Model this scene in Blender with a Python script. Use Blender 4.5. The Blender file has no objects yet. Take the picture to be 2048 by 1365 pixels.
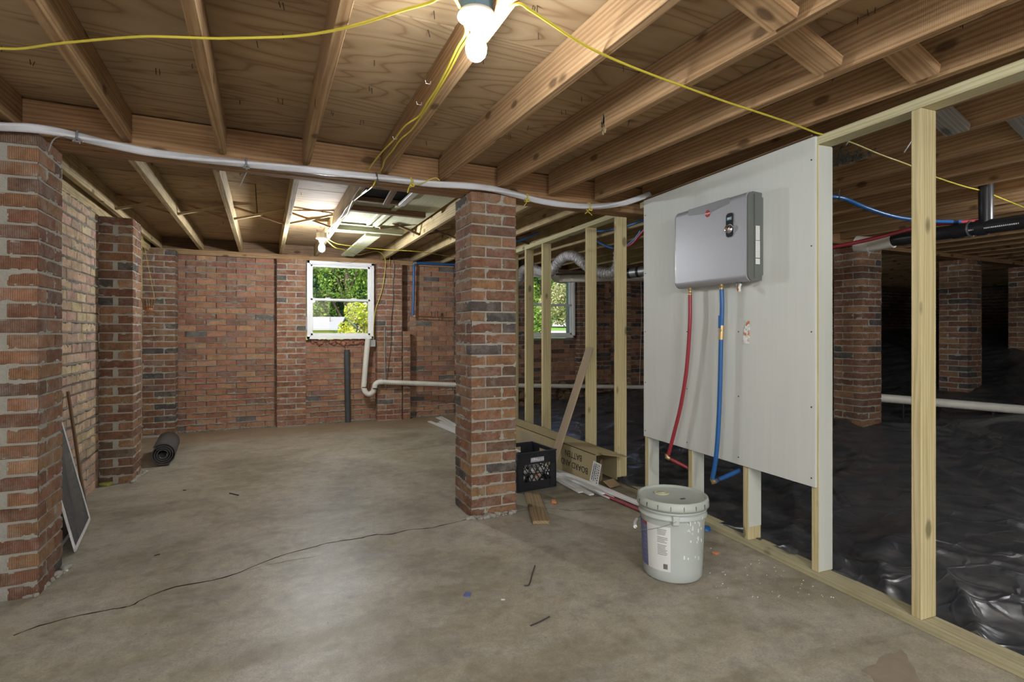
import bpy, math, random
import numpy as np
from mathutils import Vector, Matrix

# ------------------------------------------------------------------ camera, sky, sun, exposure
SC = bpy.context.scene
COL = SC.collection
TH = math.radians(24.5)
F, CX, HY, H = 1085.0, 1024.0, 663.0, 1.153
S_, C_ = math.sin(TH), math.cos(TH)
cam_d = bpy.data.cameras.new('camera')
cam = bpy.data.objects.new('camera', cam_d)
COL.objects.link(cam)
cam.location = (0, 0, H)
cam.rotation_euler = (math.pi / 2, 0, -TH)
cam_d.sensor_fit = 'HORIZONTAL'
cam_d.sensor_width = 36.0
cam_d.lens = 36.0 * F / 2048.0
cam_d.shift_y = -(682.5 - HY) / 2048.0
cam_d.clip_start = 0.05
cam_d.clip_end = 300
SC.camera = cam
SC.view_settings.view_transform = 'Standard'
SC.view_settings.look = 'None'
SC.view_settings.gamma = 1.0
SC.view_settings.use_curve_mapping = False
SC.view_settings.exposure = 0.50
BULB = 150.0
SKY = 0.33
SUN = 4.6
world = bpy.data.worlds.new('world')
SC.world = world
world.use_nodes = True
wn = world.node_tree
wn.nodes.clear()
sky = wn.nodes.new('ShaderNodeTexSky')
sky.sky_type = 'NISHITA'
sky.sun_disc = False
sky.sun_elevation = math.radians(48)
sky.sun_rotation = math.radians(200)
sky.air_density = 1.0
sky.dust_density = 3.0
bg = wn.nodes.new('ShaderNodeBackground')
bg.inputs['Strength'].default_value = SKY
wo = wn.nodes.new('ShaderNodeOutputWorld')
wn.links.new(sky.outputs[0], bg.inputs[0])
wn.links.new(bg.outputs[0], wo.inputs[0])
sun_d = bpy.data.lights.new('sun', 'SUN')
sun_d.energy = SUN
sun_d.angle = math.radians(0.6)
sun_d.color = (1.0, 0.95, 0.86)
sun = bpy.data.objects.new('sun', sun_d)
COL.objects.link(sun)
sun.rotation_euler = Vector((0.62, 0.42, -0.85)).to_track_quat('-Z', 'Y').to_euler()


def portal(x, y, z, w, h):
    l = bpy.data.lights.new('window_portal', 'AREA')
    l.shape = 'RECTANGLE'
    l.size, l.size_y = w, h
    l.cycles.is_portal = True
    o = bpy.data.objects.new('window_portal', l)
    o.location = (x, y, z)
    o.rotation_euler = (-math.pi / 2, 0, 0)
    COL.objects.link(o)


portal(0.88, 7.32, 1.545, 0.8, 0.96)
portal(3.9, 7.32, 1.545, 0.8, 0.96)

RNG = random.Random(7)
NR = np.random.default_rng(11)


# ------------------------------------------------------------------ measuring helpers
def at(px, py, X=None, Y=None, z=None, d=None, o=None):
    a = (px - CX) / F
    b = (HY - py) / F
    dx, dy = S_ + a * C_, C_ - a * S_
    if z is not None:
        d = (z - H) / b
    elif X is not None:
        d = X / dx
    elif Y is not None:
        d = Y / dy
    elif o is not None:
        d = (o + PB[0] * PN[0] + PB[1] * PN[1]) / (dx * PN[0] + dy * PN[1])
    return Vector((d * dx, d * dy, H + b * d))


# the stud partition: base line, direction and normal toward the room
PB = (2.300, 1.247)
_l = math.hypot(0.054, 1)
PA = (0.054 / _l, 1 / _l)
PN = (-PA[1], PA[0])


def pp(s, o, z):
    return Vector((PB[0] + s * PA[0] + o * PN[0], PB[1] + s * PA[1] + o * PN[1], z))


PFR = Matrix(((PA[0], PN[0], 0), (PA[1], PN[1], 0), (0, 0, 1)))


# ------------------------------------------------------------------ objects
def tag(o, label=None, cat=None, group=None, kind=None):
    if label:
        o['label'] = label
    if cat:
        o['category'] = cat
    if group:
        o['group'] = group
    if kind:
        o['kind'] = kind
    return o


def empty(name, loc=(0, 0, 0), label=None, cat=None, group=None, kind=None):
    o = bpy.data.objects.new(name, None)
    o.empty_display_size = 0.1
    COL.objects.link(o)
    o.location = loc
    return tag(o, label, cat, group, kind)


def link(name, me, parent=None, mw=None):
    o = bpy.data.objects.new(name, me)
    COL.objects.link(o)
    if parent is not None:
        o.parent = parent
        pm = parent.matrix_basis
        q = parent.parent
        while q is not None:
            pm = q.matrix_basis @ pm
            q = q.parent
        o.matrix_basis = pm.inverted() @ (mw if mw is not None else Matrix())
    elif mw is not None:
        o.matrix_basis = mw
    return o


def rotm(rx=0, ry=0, rz=0):
    return Matrix.Rotation(rz, 3, 'Z') @ Matrix.Rotation(ry, 3, 'Y') @ Matrix.Rotation(rx, 3, 'X')


def cbox(sx, sy, sz, c=0.0):
    hx, hy, hz = sx / 2, sy / 2, sz / 2
    if c <= 0:
        v = [(x, y, z) for x in (-hx, hx) for y in (-hy, hy) for z in (-hz, hz)]
        f = [(0, 1, 3, 2), (4, 6, 7, 5), (0, 4, 5, 1), (2, 3, 7, 6), (0, 2, 6, 4), (1, 5, 7, 3)]
        return v, f
    v = []
    for i in range(8):
        sxn, syn, szn = (1 if i & 4 else -1), (1 if i & 2 else -1), (1 if i & 1 else -1)
        v += [(sxn * hx, syn * (hy - c), szn * (hz - c)), (sxn * (hx - c), syn * hy, szn * (hz - c)), (sxn * (hx - c), syn * (hy - c), szn * hz)]
    idx = lambda i, a: 3 * i + a
    f = [tuple(idx(i, 0) for i in (0, 1, 3, 2)), tuple(idx(i, 0) for i in (4, 6, 7, 5)),
         tuple(idx(i, 1) for i in (0, 4, 5, 1)), tuple(idx(i, 1) for i in (2, 3, 7, 6)),
         tuple(idx(i, 2) for i in (0, 2, 6, 4)), tuple(idx(i, 2) for i in (1, 5, 7, 3))]
    for i, j, a, b in [(0, 1, 0, 1), (2, 3, 1, 0), (4, 5, 1, 0), (6, 7, 0, 1)]:
        f.append((idx(i, a), idx(j, a), idx(j, b), idx(i, b)))
    for i, j, a, b in [(0, 2, 2, 0), (1, 3, 0, 2), (4, 6, 0, 2), (5, 7, 2, 0)]:
        f.append((idx(i, a), idx(j, a), idx(j, b), idx(i, b)))
    for i, j, a, b in [(0, 4, 1, 2), (1, 5, 2, 1), (2, 6, 2, 1), (3, 7, 1, 2)]:
        f.append((idx(i, a), idx(j, a), idx(j, b), idx(i, b)))
    for i in range(8):
        par = bin(i).count('1') % 2
        f.append((idx(i, 0), idx(i, 1), idx(i, 2)) if par else (idx(i, 2), idx(i, 1), idx(i, 0)))
    return v, f


class MB:
    """collects shapes, then links them as one mesh object"""

    def __init__(s):
        s.v, s.f, s.sm = [], [], []

    def add(s, v, f, m=None, smooth=False):
        b = len(s.v)
        if m is not None:
            v = [m @ Vector(p) for p in v]
        s.v += [tuple(p) for p in v]
        s.f += [tuple(b + i for i in q) for q in f]
        s.sm += [smooth] * len(f)
        return s

    def box(s, c, size, r=None, ch=0.0):
        v, f = cbox(*size, ch)
        m = (Matrix.Translation(c) @ (r.to_4x4() if r is not None else Matrix()))
        return s.add(v, f, m)

    def tube(s, pts, rad, seg=10, caps=True, radf=None, closed=False):
        pts = [Vector(p) for p in pts]
        n = len(pts)
        T = []
        for i in range(n):
            a = pts[(i - 1) % n] if closed else pts[max(i - 1, 0)]
            b = pts[(i + 1) % n] if closed else pts[min(i + 1, n - 1)]
            T.append((b - a).normalized())
        up = Vector((0, 0, 1)) if abs(T[0].z) < 0.9 else Vector((1, 0, 0))
        N = (up - T[0] * up.dot(T[0])).normalized()
        V = []
        for i in range(n):
            N = (N - T[i] * N.dot(T[i])).normalized()
            B = T[i].cross(N)
            for k in range(seg):
                a = 2 * math.pi * k / seg
                r = rad if radf is None else radf(i, a)
                V.append(pts[i] + (N * math.cos(a) + B * math.sin(a)) * r)
        Fs = []
        for i in range(n if closed else n - 1):
            j = (i + 1) % n
            for k in range(seg):
                k2 = (k + 1) % seg
                Fs.append((i * seg + k, i * seg + k2, j * seg + k2, j * seg + k))
        s.add(V, Fs, None, True)
        if caps and not closed:
            s.add(V[:seg], [tuple(reversed(range(seg)))])
            s.add(V[-seg:], [tuple(range(seg))])
        return s

    def lathe(s, prof, seg=32, m=None, smooth=True):
        V = []
        for r, z in prof:
            for k in range(seg):
                a = 2 * math.pi * k / seg
                V.append((r * math.cos(a), r * math.sin(a), z))
        Fs = []
        for i in range(len(prof) - 1):
            for k in range(seg):
                k2 = (k + 1) % seg
                Fs.append((i * seg + k, i * seg + k2, (i + 1) * seg + k2, (i + 1) * seg + k))
        s.add(V, Fs, m, smooth)
        s.add(V[:seg], [tuple(reversed(range(seg)))], m)
        s.add(V[-seg:], [tuple(range(seg))], m)
        return s

    def prism(s, poly, h0, h1, m=None):
        """polygon in local xy, extruded along z"""
        n = len(poly)
        V = [(x, y, h0) for x, y in poly] + [(x, y, h1) for x, y in poly]
        Fs = [(i, (i + 1) % n, n + (i + 1) % n, n + i) for i in range(n)]
        Fs += [tuple(reversed(range(n))), tuple(range(n, 2 * n))]
        return s.add(V, Fs, m)

    def mesh(s, name, mat):
        me = bpy.data.meshes.new(name)
        me.from_pydata(s.v, [], s.f)
        me.polygons.foreach_set('use_smooth', s.sm)
        if mat is not None:
            me.materials.append(mat)
        me.update()
        return me

    def build(s, name, mat, parent=None, mw=None):
        return link(name, s.mesh(name, mat), parent, mw)


def catmull(pts, n=6):
    P = [Vector(p) for p in pts]
    P = [P[0] * 2 - P[1]] + P + [P[-1] * 2 - P[-2]]
    out = []
    for i in range(1, len(P) - 2):
        a, b, c, d = P[i - 1:i + 3]
        for k in range(n):
            t = k / n
            out.append(0.5 * ((2 * b) + (c - a) * t + (2 * a - 5 * b + 4 * c - d) * t * t + (3 * b - a - 3 * c + d) * t ** 3))
    out.append(P[-2])
    return out


def grid_mesh(name, P, mat, smooth=True, mask=None):
    """P: (rows, cols, 3) array"""
    r, c = P.shape[:2]
    me = bpy.data.meshes.new(name)
    i = np.arange((r - 1) * (c - 1))
    a = (i // (c - 1)) * c + i % (c - 1)
    if mask is not None:
        a = a[mask.ravel()]
    q = np.stack([a, a + 1, a + c + 1, a + c], 1).astype(np.int32)
    n = len(q)
    me.vertices.add(r * c)
    me.vertices.foreach_set('co', P.astype(np.float32).ravel())
    me.loops.add(4 * n)
    me.loops.foreach_set('vertex_index', q.ravel())
    me.polygons.add(n)
    me.polygons.foreach_set('loop_start', np.arange(0, 4 * n, 4, dtype=np.int32))
    me.polygons.foreach_set('loop_total', np.full(n, 4, dtype=np.int32))
    me.polygons.foreach_set('use_smooth', np.full(n, smooth))
    me.materials.append(mat)
    me.update(calc_edges=True)
    me.validate()
    return me


def vnoise(x, y, sx, sy, seed):
    """value noise on coordinate arrays"""
    g = np.random.default_rng(seed).random((257, 257))
    u, v = x / sx, y / sy
    i, j = np.floor(u).astype(int), np.floor(v).astype(int)
    fu, fv = u - i, v - j
    fu, fv = fu * fu * (3 - 2 * fu), fv * fv * (3 - 2 * fv)
    i, j, i1, j1 = i % 257, j % 257, (i + 1) % 257, (j + 1) % 257
    return (g[i, j] * (1 - fu) * (1 - fv) + g[i1, j] * fu * (1 - fv) + g[i, j1] * (1 - fu) * fv + g[i1, j1] * fu * fv)


# ------------------------------------------------------------------ materials
class NT:
    def __init__(s, name):
        s.m = bpy.data.materials.new(name)
        s.m.use_nodes = True
        s.t = s.m.node_tree
        s.t.nodes.clear()
        s.out = s.t.nodes.new('ShaderNodeOutputMaterial')
        s.b = s.t.nodes.new('ShaderNodeBsdfPrincipled')
        s.t.links.new(s.b.outputs[0], s.out.inputs[0])

    def n(s, typ, ins=None, **kw):
        nd = s.t.nodes.new(typ)
        for k, v in kw.items():
            setattr(nd, k, v)
        for k, v in (ins or {}).items():
            if hasattr(v, 'is_output'):
                s.t.links.new(v, nd.inputs[k])
            else:
                nd.inputs[k].default_value = v
        return nd

    def math(s, op, a, b=0.0, c=0.0, clamp=False):
        return s.n('ShaderNodeMath', {0: a, 1: b, 2: c}, operation=op, use_clamp=clamp).outputs[0]

    def coord(s, kind='Object', scale=(1, 1, 1), rnd=False, rot=(0, 0, 0)):
        tc = s.n('ShaderNodeTexCoord')
        v = tc.outputs[kind]
        if rnd:
            oi = s.n('ShaderNodeObjectInfo')
            r = s.math('MULTIPLY', oi.outputs['Random'], 37.0)
            v = s.n('ShaderNodeVectorMath', {0: v, 1: r}, operation='ADD').outputs[0]
        return s.n('ShaderNodeMapping', {'Vector': v, 'Scale': scale, 'Rotation': rot}).outputs[0]

    def noise(s, vec, scale, detail=4.0, rough=0.55, dist=0.0):
        return s.n('ShaderNodeTexNoise', {'Vector': vec, 'Scale': scale, 'Detail': detail, 'Roughness': rough, 'Distortion': dist}).outputs[0]

    def ramp(s, fac, stops, interp='LINEAR'):
        r = s.n('ShaderNodeValToRGB', {0: fac})
        cr = r.color_ramp
        cr.interpolation = interp
        while len(cr.elements) < len(stops):
            cr.elements.new(0.5)
        for e, (p, c) in zip(cr.elements, stops):
            e.position = p
            e.color = (c, c, c, 1) if isinstance(c, (int, float)) else (*c, 1)
        return r.outputs[0]

    def mix(s, fac, a, b, mode='MIX'):
        m = s.n('ShaderNodeMix', data_type='RGBA', blend_type=mode)
        for k, v in ((0, fac), (6, a), (7, b)):
            if hasattr(v, 'is_output'):
                s.t.links.new(v, m.inputs[k])
            else:
                m.inputs[k].default_value = v if k == 0 else (*v, 1)
        return m.outputs[2]

    def bump(s, h, strength=0.3, dist=0.01):
        b = s.n('ShaderNodeBump', {'Height': h, 'Strength': strength, 'Distance': dist})
        s.t.links.new(b.outputs[0], s.b.inputs['Normal'])

    def set(s, **kw):
        names = {'color': 'Base Color', 'rough': 'Roughness', 'metal': 'Metallic', 'spec': 'Specular IOR Level', 'trans': 'Transmission Weight', 'emis': 'Emission Color', 'estr': 'Emission Strength', 'alpha': 'Alpha', 'ior': 'IOR'}
        for k, v in kw.items():
            i = s.b.inputs[names[k]]
            if hasattr(v, 'is_output'):
                s.t.links.new(v, i)
            elif k in ('color', 'emis'):
                i.default_value = (*v, 1)
            else:
                i.default_value = v
        return s.m


def plain(name, color, rough=0.5, metal=0.0, spec=0.5, var=0.12, sc=8.0, bump=0.0, rnd=False):
    t = NT(name)
    v = t.coord(rnd=rnd)
    n = t.noise(v, sc, 5)
    c = t.mix(n, tuple(x * (1 - var) for x in color), tuple(min(1, x * (1 + var)) for x in color))
    if bump:
        t.bump(t.noise(v, sc * 12, 4), bump, 0.003)
    return t.set(color=c, rough=rough, metal=metal, spec=spec)


def brick_mat(name, ribs, haze=0.35, hazecol=(0.42, 0.39, 0.34), tint=1.0, pal=None):
    t = NT(name)
    oi = t.n('ShaderNodeObjectInfo')
    v = t.coord(rnd=True)
    m1 = t.noise(v, 14, 5, 0.65)
    m2 = t.noise(v, 60, 4, 0.7)
    base = oi.outputs['Color']
    if pal:
        tot, acc, stops = sum(p[1] for p in pal), 0.0, []
        for col_, w_ in pal:
            stops.append((acc / tot, col_))
            acc += w_
        base = t.ramp(t.n('ShaderNodeNewGeometry').outputs['Random Per Island'], stops, 'CONSTANT')
    c = t.mix(1.0, base, t.ramp(m1, [(0.25, 0.62), (0.75, 1.25)]), 'MULTIPLY')
    c = t.mix(1.0, c, t.ramp(m2, [(0.25, 0.72), (0.8, 1.2)]), 'MULTIPLY')
    hz = t.math('MULTIPLY', t.ramp(t.noise(v, 9, 6, 0.75), [(0.48, 0.0), (0.7, 1.0)]), haze)
    c = t.mix(hz, c, hazecol)
    tc = t.n('ShaderNodeTexCoord')
    sx = t.n('ShaderNodeSeparateXYZ', {0: tc.outputs['Object']})
    k = t.math('ADD', sx.outputs[0], sx.outputs[1])
    wob = t.math('MULTIPLY', t.noise(v, 22, 3), 0.006)
    w = t.math('SINE', t.math('MULTIPLY', t.math('ADD', k, wob), 2 * math.pi / 0.0075))
    h = t.math('ADD', t.math('MULTIPLY', t.noise(v, 90, 5, 0.7), 1.2), t.math('MULTIPLY', w, 0.42 if ribs else 0.0))
    if ribs:
        c = t.mix(t.math('MULTIPLY', t.math('GREATER_THAN', w, 0.35), 0.16), c, (0.05, 0.03, 0.025))
    t.bump(h, 0.75, 0.004)
    return t.set(color=c, rough=0.92, spec=0.15)


def wood_mat(name, light, dark, grain=1.0, knots=True, rough=0.75, saw=0.0, dirt=0.0):
    t = NT(name)
    v = t.coord(rnd=True)
    st = t.n('ShaderNodeMapping', {'Vector': v, 'Scale': (1.6, 22, 22)}).outputs[0]
    fine = t.n('ShaderNodeMapping', {'Vector': v, 'Scale': (6, 160, 160)}).outputs[0]
    wv = t.n('ShaderNodeTexWave', {'Vector': t.n('ShaderNodeMapping', {'Vector': v, 'Scale': (0.5, 10, 10)}).outputs[0], 'Scale': 2.2 * grain, 'Distortion': 9.0, 'Detail': 3.0, 'Detail Scale': 1.1}, wave_type='RINGS', rings_direction='X').outputs[1]
    n1 = t.noise(st, 1.0, 5, 0.6)
    n2 = t.noise(fine, 1.0, 3, 0.6)
    f = t.math('ADD', t.math('MULTIPLY', n1, 0.5), t.math('ADD', t.math('MULTIPLY', n2, 0.22), t.math('MULTIPLY', wv, 0.3)))
    c = t.ramp(f, [(0.25, light), (0.78, dark)])
    h = t.math('ADD', n2, t.math('MULTIPLY', wv, 0.5))
    if knots:
        kv = t.n('ShaderNodeMapping', {'Vector': v, 'Scale': (4.0, 8.0, 8.0)}).outputs[0]
        vo = t.n('ShaderNodeTexVoronoi', {'Vector': kv, 'Scale': 1.0, 'Randomness': 1.0})
        dd = t.math('ADD', vo.outputs['Distance'], t.math('MULTIPLY', t.noise(v, 40, 3), 0.05))
        kf = t.ramp(dd, [(0.13, 1.0), (0.21, 0.0)])
        c = t.mix(t.math('MULTIPLY', kf, 0.75), c, tuple(x * 0.28 for x in dark))
    if saw:
        w = t.n('ShaderNodeTexWave', {'Vector': t.coord(), 'Scale': 55.0, 'Distortion': 0.6, 'Detail': 1.0}, bands_direction='X').outputs[1]
        h = t.math('ADD', h, t.math('MULTIPLY', w, saw))
    if dirt:
        df = t.ramp(t.noise(v, 3.0, 6, 0.7), [(0.45, 0.0), (0.7, 1.0)])
        c = t.mix(t.math('MULTIPLY', df, dirt), c, tuple(x * 0.4 for x in dark))
    t.bump(h, 0.35, 0.002)
    return t.set(color=c, rough=rough, spec=0.25)


M = {}
M['brick_ribbed'] = brick_mat('ribbed_brick', True, 0.4)
M['brick_far'] = brick_mat('ribbed_brick_far', True, 0.25)
M['brick_smooth'] = brick_mat('smooth_brick', False, 0.3, (0.33, 0.29, 0.25))
M['brick_cream'] = brick_mat('pale_washed_brick', False, 0.45, (0.60, 0.52, 0.42))


def mortar_mat(name, col, var=0.3):
    t = NT(name)
    v = t.coord()
    n = t.noise(v, 7, 6, 0.7)
    n2 = t.noise(v, 130, 4, 0.7)
    c = t.mix(n, tuple(x * (1 - var) for x in col), tuple(x * (1 + var) for x in col))
    c = t.mix(t.math('MULTIPLY', n2, 0.5), c, tuple(x * 0.6 for x in col))
    t.bump(t.math('ADD', n2, t.noise(v, 35, 4)), 0.8, 0.006)
    return t.set(color=c, rough=0.95, spec=0.1)


M['mortar'] = mortar_mat('mortar', (0.42, 0.40, 0.345))
M['mortar_dark'] = mortar_mat('dark_mortar', (0.31, 0.28, 0.235))
M['joist'] = wood_mat('old_joist_wood', (0.45, 0.295, 0.155), (0.24, 0.13, 0.058), saw=0.35, dirt=0.25)
M['joist_back'] = wood_mat('old_back_joist_wood', (0.58, 0.46, 0.26), (0.33, 0.235, 0.115), saw=0.25, dirt=0.5)
M['girder'] = wood_mat('girder_wood', (0.42, 0.26, 0.13), (0.24, 0.12, 0.055), saw=0.3, dirt=0.35)
M['stud'] = wood_mat('treated_stud_wood', (0.62, 0.53, 0.31), (0.42, 0.35, 0.17), grain=1.2)
M['plate'] = wood_mat('treated_plate_wood', (0.62, 0.57, 0.38), (0.42, 0.38, 0.20), grain=1.2)
M['dusty_plate'] = wood_mat('dusty_treated_wood', (0.46, 0.42, 0.28), (0.33, 0.29, 0.16), dirt=0.3)
M['grey_board'] = wood_mat('weathered_board', (0.36, 0.35, 0.32), (0.2, 0.19, 0.17))
M['dark_wood'] = wood_mat('dark_old_wood', (0.27, 0.17, 0.10), (0.14, 0.08, 0.045), dirt=0.5)
M['tan_board'] = wood_mat('tan_primed_board', (0.40, 0.31, 0.21), (0.30, 0.225, 0.145), knots=False)
M['floor_board'] = wood_mat('worn_board', (0.38, 0.29, 0.17), (0.22, 0.15, 0.08), dirt=0.4)


def plywood_mat():
    t = NT('plywood')
    v = t.coord(rnd=True)
    nn = t.noise(t.n('ShaderNodeMapping', {'Vector': v, 'Scale': (0.55, 3.0, 1.0)}).outputs[0], 1.0, 2.5, 0.45, 0.3)
    w = t.math('PINGPONG', t.math('MULTIPLY', nn, 34.0), 1.0)
    fine = t.noise(t.n('ShaderNodeMapping', {'Vector': v, 'Scale': (5, 120, 1)}).outputs[0], 1.0, 3)
    big = t.noise(v, 1.3, 4)
    c = t.ramp(w, [(0.0, (0.25, 0.155, 0.08)), (0.25, (0.39, 0.275, 0.155)), (1.0, (0.45, 0.33, 0.20))])
    c = t.mix(t.math('MULTIPLY', fine, 0.45), c, (0.33, 0.21, 0.11))
    c = t.mix(1.0, c, t.ramp(big, [(0.3, 0.72), (0.7, 1.12)]), 'MULTIPLY')
    vo = t.n('ShaderNodeTexVoronoi', {'Vector': t.n('ShaderNodeMapping', {'Vector': v, 'Scale': (1.0, 2.6, 1)}).outputs[0], 'Scale': 1.3})
    kf = t.ramp(vo.outputs['Distance'], [(0.05, 1.0), (0.10, 0.0)])
    c = t.mix(t.math('MULTIPLY', kf, 0.75), c, (0.13, 0.075, 0.04))
    t.bump(w, 0.15, 0.002)
    return t.set(color=c, rough=0.8, spec=0.2)


M['plywood'] = plywood_mat()


def floor_mat():
    t = NT('concrete_floor')
    v = t.coord('Object')
    n1 = t.noise(v, 1.1, 6, 0.62, 0.6)
    n2 = t.noise(v, 5.0, 7, 0.7)
    n3 = t.noise(v, 120, 4, 0.75)
    st = t.noise(t.n('ShaderNodeMapping', {'Vector': v, 'Scale': (1.2, 4.0, 1), 'Rotation': (0, 0, 0.35)}).outputs[0], 1.6, 6, 0.7, 0.4)
    c = t.ramp(n1, [(0.32, (0.205, 0.175, 0.12)), (0.48, (0.33, 0.295, 0.215)), (0.66, (0.47, 0.435, 0.35))])
    c = t.mix(t.math('MULTIPLY', t.ramp(st, [(0.42, 0.0), (0.72, 1.0)]), 0.45), c, (0.46, 0.45, 0.42))
    c = t.mix(t.math('MULTIPLY', t.ramp(n2, [(0.50, 0.0), (0.70, 1.0)]), 0.6), c, (0.16, 0.135, 0.10))
    c = t.mix(t.math('MULTIPLY', t.ramp(n3, [(0.40, 1.0), (0.58, 0.0)]), 0.42), c, (0.19, 0.165, 0.125))
    n4 = t.noise(v, 17, 5, 0.7, 0.5)
    c = t.mix(1.0, c, t.ramp(n4, [(0.3, 0.80), (0.7, 1.16)]), 'MULTIPLY')
    sp = t.ramp(t.noise(v, 38, 2, 0.5), [(0.73, 0.0), (0.77, 1.0)])
    c = t.mix(t.math('MULTIPLY', sp, 0.6), c, (0.12, 0.09, 0.065))
    # dried mud swept along the foot of the back wall and the left wall
    sx = t.n('ShaderNodeSeparateXYZ', {0: t.n('ShaderNodeTexCoord').outputs['Object']})
    wob = t.math('MULTIPLY', t.math('SUBTRACT', t.noise(v, 1.6, 4), 0.5), 0.9)
    edge = t.math('ADD', sx.outputs[1], wob)
    mud = t.n('ShaderNodeMapRange', {0: edge, 1: 6.2, 2: 6.75, 3: 0.0, 4: 1.0}).outputs[0]
    c = t.mix(t.math('MULTIPLY', mud, 0.75), c, (0.27, 0.185, 0.11))
    t.bump(t.math('ADD', t.math('MULTIPLY', n3, 0.5), n2), 0.22, 0.006)
    r = t.ramp(n1, [(0.3, 0.52), (0.7, 0.32)])
    return t.set(color=c, rough=r, spec=0.4)


M['floor'] = floor_mat()


def plastic_mat():
    t = NT('black_plastic_sheet')
    v = t.coord('Object')
    n = t.noise(v, 2.2, 5, 0.65, 1.2)
    d = t.noise(v, 9, 6, 0.7)
    c = t.mix(t.math('MULTIPLY', t.ramp(d, [(0.42, 0.0), (0.75, 1.0)]), 0.5), (0.034, 0.038, 0.046), (0.16, 0.15, 0.135))
    vo = t.n('ShaderNodeTexVoronoi', {'Vector': t.n('ShaderNodeMapping', {'Vector': t.mix(0.25, v, t.n('ShaderNodeTexNoise', {'Vector': v, 'Scale': 3.0}).outputs[1]), 'Scale': (3.2, 5.0, 3)}).outputs[0], 'Scale': 1.6}, feature='DISTANCE_TO_EDGE')
    cre = t.ramp(vo.outputs['Distance'], [(0.0, 1.0), (0.07, 0.0)])
    h = t.math('ADD', t.math('MULTIPLY', t.noise(v, 7, 3, 0.5, 1.5), 0.8), t.math('MULTIPLY', cre, 0.5))
    t.bump(h, 0.38, 0.012)
    return t.set(color=c, rough=t.ramp(n, [(0.3, 0.27), (0.7, 0.42)]), spec=1.0)


M['plastic'] = plastic_mat()


def white_paint(name, col=(0.63, 0.65, 0.61)):
    t = NT(name)
    v = t.coord('Object')
    n = t.noise(t.n('ShaderNodeMapping', {'Vector': v, 'Scale': (40, 40, 2.0)}).outputs[0], 1.0, 4)
    b = t.noise(v, 1.4, 4)
    c = t.mix(n, tuple(x * 0.93 for x in col), tuple(min(1, x * 1.05) for x in col))
    c = t.mix(t.math('MULTIPLY', b, 0.3), c, tuple(x * 0.82 for x in col))
    t.bump(n, 0.15, 0.002)
    return t.set(color=c, rough=0.55, spec=0.35)


M['panel_paint'] = white_paint('white_painted_plywood')
M['stud_paint'] = white_paint('white_painted_stud', (0.60, 0.62, 0.56))
M['trim_white'] = plain('white_trim', (0.72, 0.72, 0.70), 0.4, var=0.05)
M['vinyl'] = plain('white_vinyl', (0.80, 0.80, 0.80), 0.35, var=0.03)
M['cable_white'] = plain('white_cable_jacket', (0.56, 0.56, 0.58), 0.4, var=0.08, sc=20)
M['cable_yellow'] = plain('yellow_cable_jacket', (0.56, 0.46, 0.05), 0.4, var=0.1, sc=20)
M['wire_dark'] = plain('dark_wire', (0.05, 0.045, 0.045), 0.5)
M['wire_grey'] = plain('grey_wire', (0.20, 0.195, 0.19), 0.5)
M['pex_red'] = plain('red_pex', (0.30, 0.028, 0.04), 0.35, var=0.05)
M['pex_blue'] = plain('blue_pex', (0.015, 0.10, 0.30), 0.35, var=0.05)
M['brass'] = plain('brass_fitting', (0.55, 0.42, 0.22), 0.35, 0.8)
M['crimp'] = plain('dark_crimp_ring', (0.09, 0.07, 0.06), 0.4, 0.7)
M['copper'] = plain('dull_copper', (0.25, 0.13, 0.08), 0.5, 0.7)
M['pvc'] = plain('white_pvc', (0.66, 0.64, 0.57), 0.4, var=0.12, sc=14)
M['abs'] = plain('black_drain_pipe', (0.02, 0.021, 0.024), 0.3, var=0.3, sc=12)
M['old_iron'] = plain('old_black_pipe', (0.05, 0.055, 0.06), 0.6, var=0.5, sc=18, bump=0.5)
M['galv'] = plain('galvanised_steel', (0.42, 0.43, 0.43), 0.4, 0.8, var=0.2)
M['foil'] = plain('crinkled_foil_duct', (0.62, 0.62, 0.64), 0.28, 0.7, var=0.15, sc=60, bump=1.0)
M['steel_box'] = plain('grey_steel_box', (0.40, 0.42, 0.42), 0.45, 0.4)
M['blue_box'] = plain('blue_plastic_box', (0.10, 0.19, 0.27), 0.45, var=0.2)
M['porcelain'] = plain('white_porcelain', (0.55, 0.55, 0.53), 0.25, var=0.02)
M['heater_silver'] = plain('silver_cover', (0.35, 0.355, 0.38), 0.42, 0.25, var=0.04, sc=3)
M['heater_grey'] = plain('dark_grey_end_cap', (0.125, 0.135, 0.125), 0.25, var=0.05)
M['heater_band'] = plain('grey_band', (0.23, 0.245, 0.25), 0.35, 0.2, var=0.03)
M['red_badge'] = plain('red_badge', (0.42, 0.02, 0.02), 0.3, var=0.03)
M['white_print'] = plain('white_print', (0.8, 0.8, 0.8), 0.5, var=0.02)
M['black_print'] = plain('black_print', (0.02, 0.02, 0.02), 0.6, var=0.1)
M['grey_print'] = plain('grey_print', (0.22, 0.22, 0.24), 0.6, var=0.1)
M['control_black'] = plain('glossy_black_panel', (0.02, 0.025, 0.03), 0.15, var=0.05)
M['display'] = plain('blue_grey_display', (0.13, 0.28, 0.32), 0.2, var=0.05)
M['chrome'] = plain('chrome', (0.78, 0.78, 0.80), 0.08, 1.0, var=0.02)
M['label_white'] = plain('white_label', (0.68, 0.69, 0.67), 0.5, var=0.04)
M['label_blue'] = plain('blue_label', (0.13, 0.15, 0.33), 0.5, var=0.15)
M['label_red'] = plain('red_label', (0.35, 0.05, 0.05), 0.5, var=0.15)
M['bucket'] = plain('grey_bucket_plastic', (0.46, 0.50, 0.475), 0.33, var=0.05, sc=5)
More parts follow.
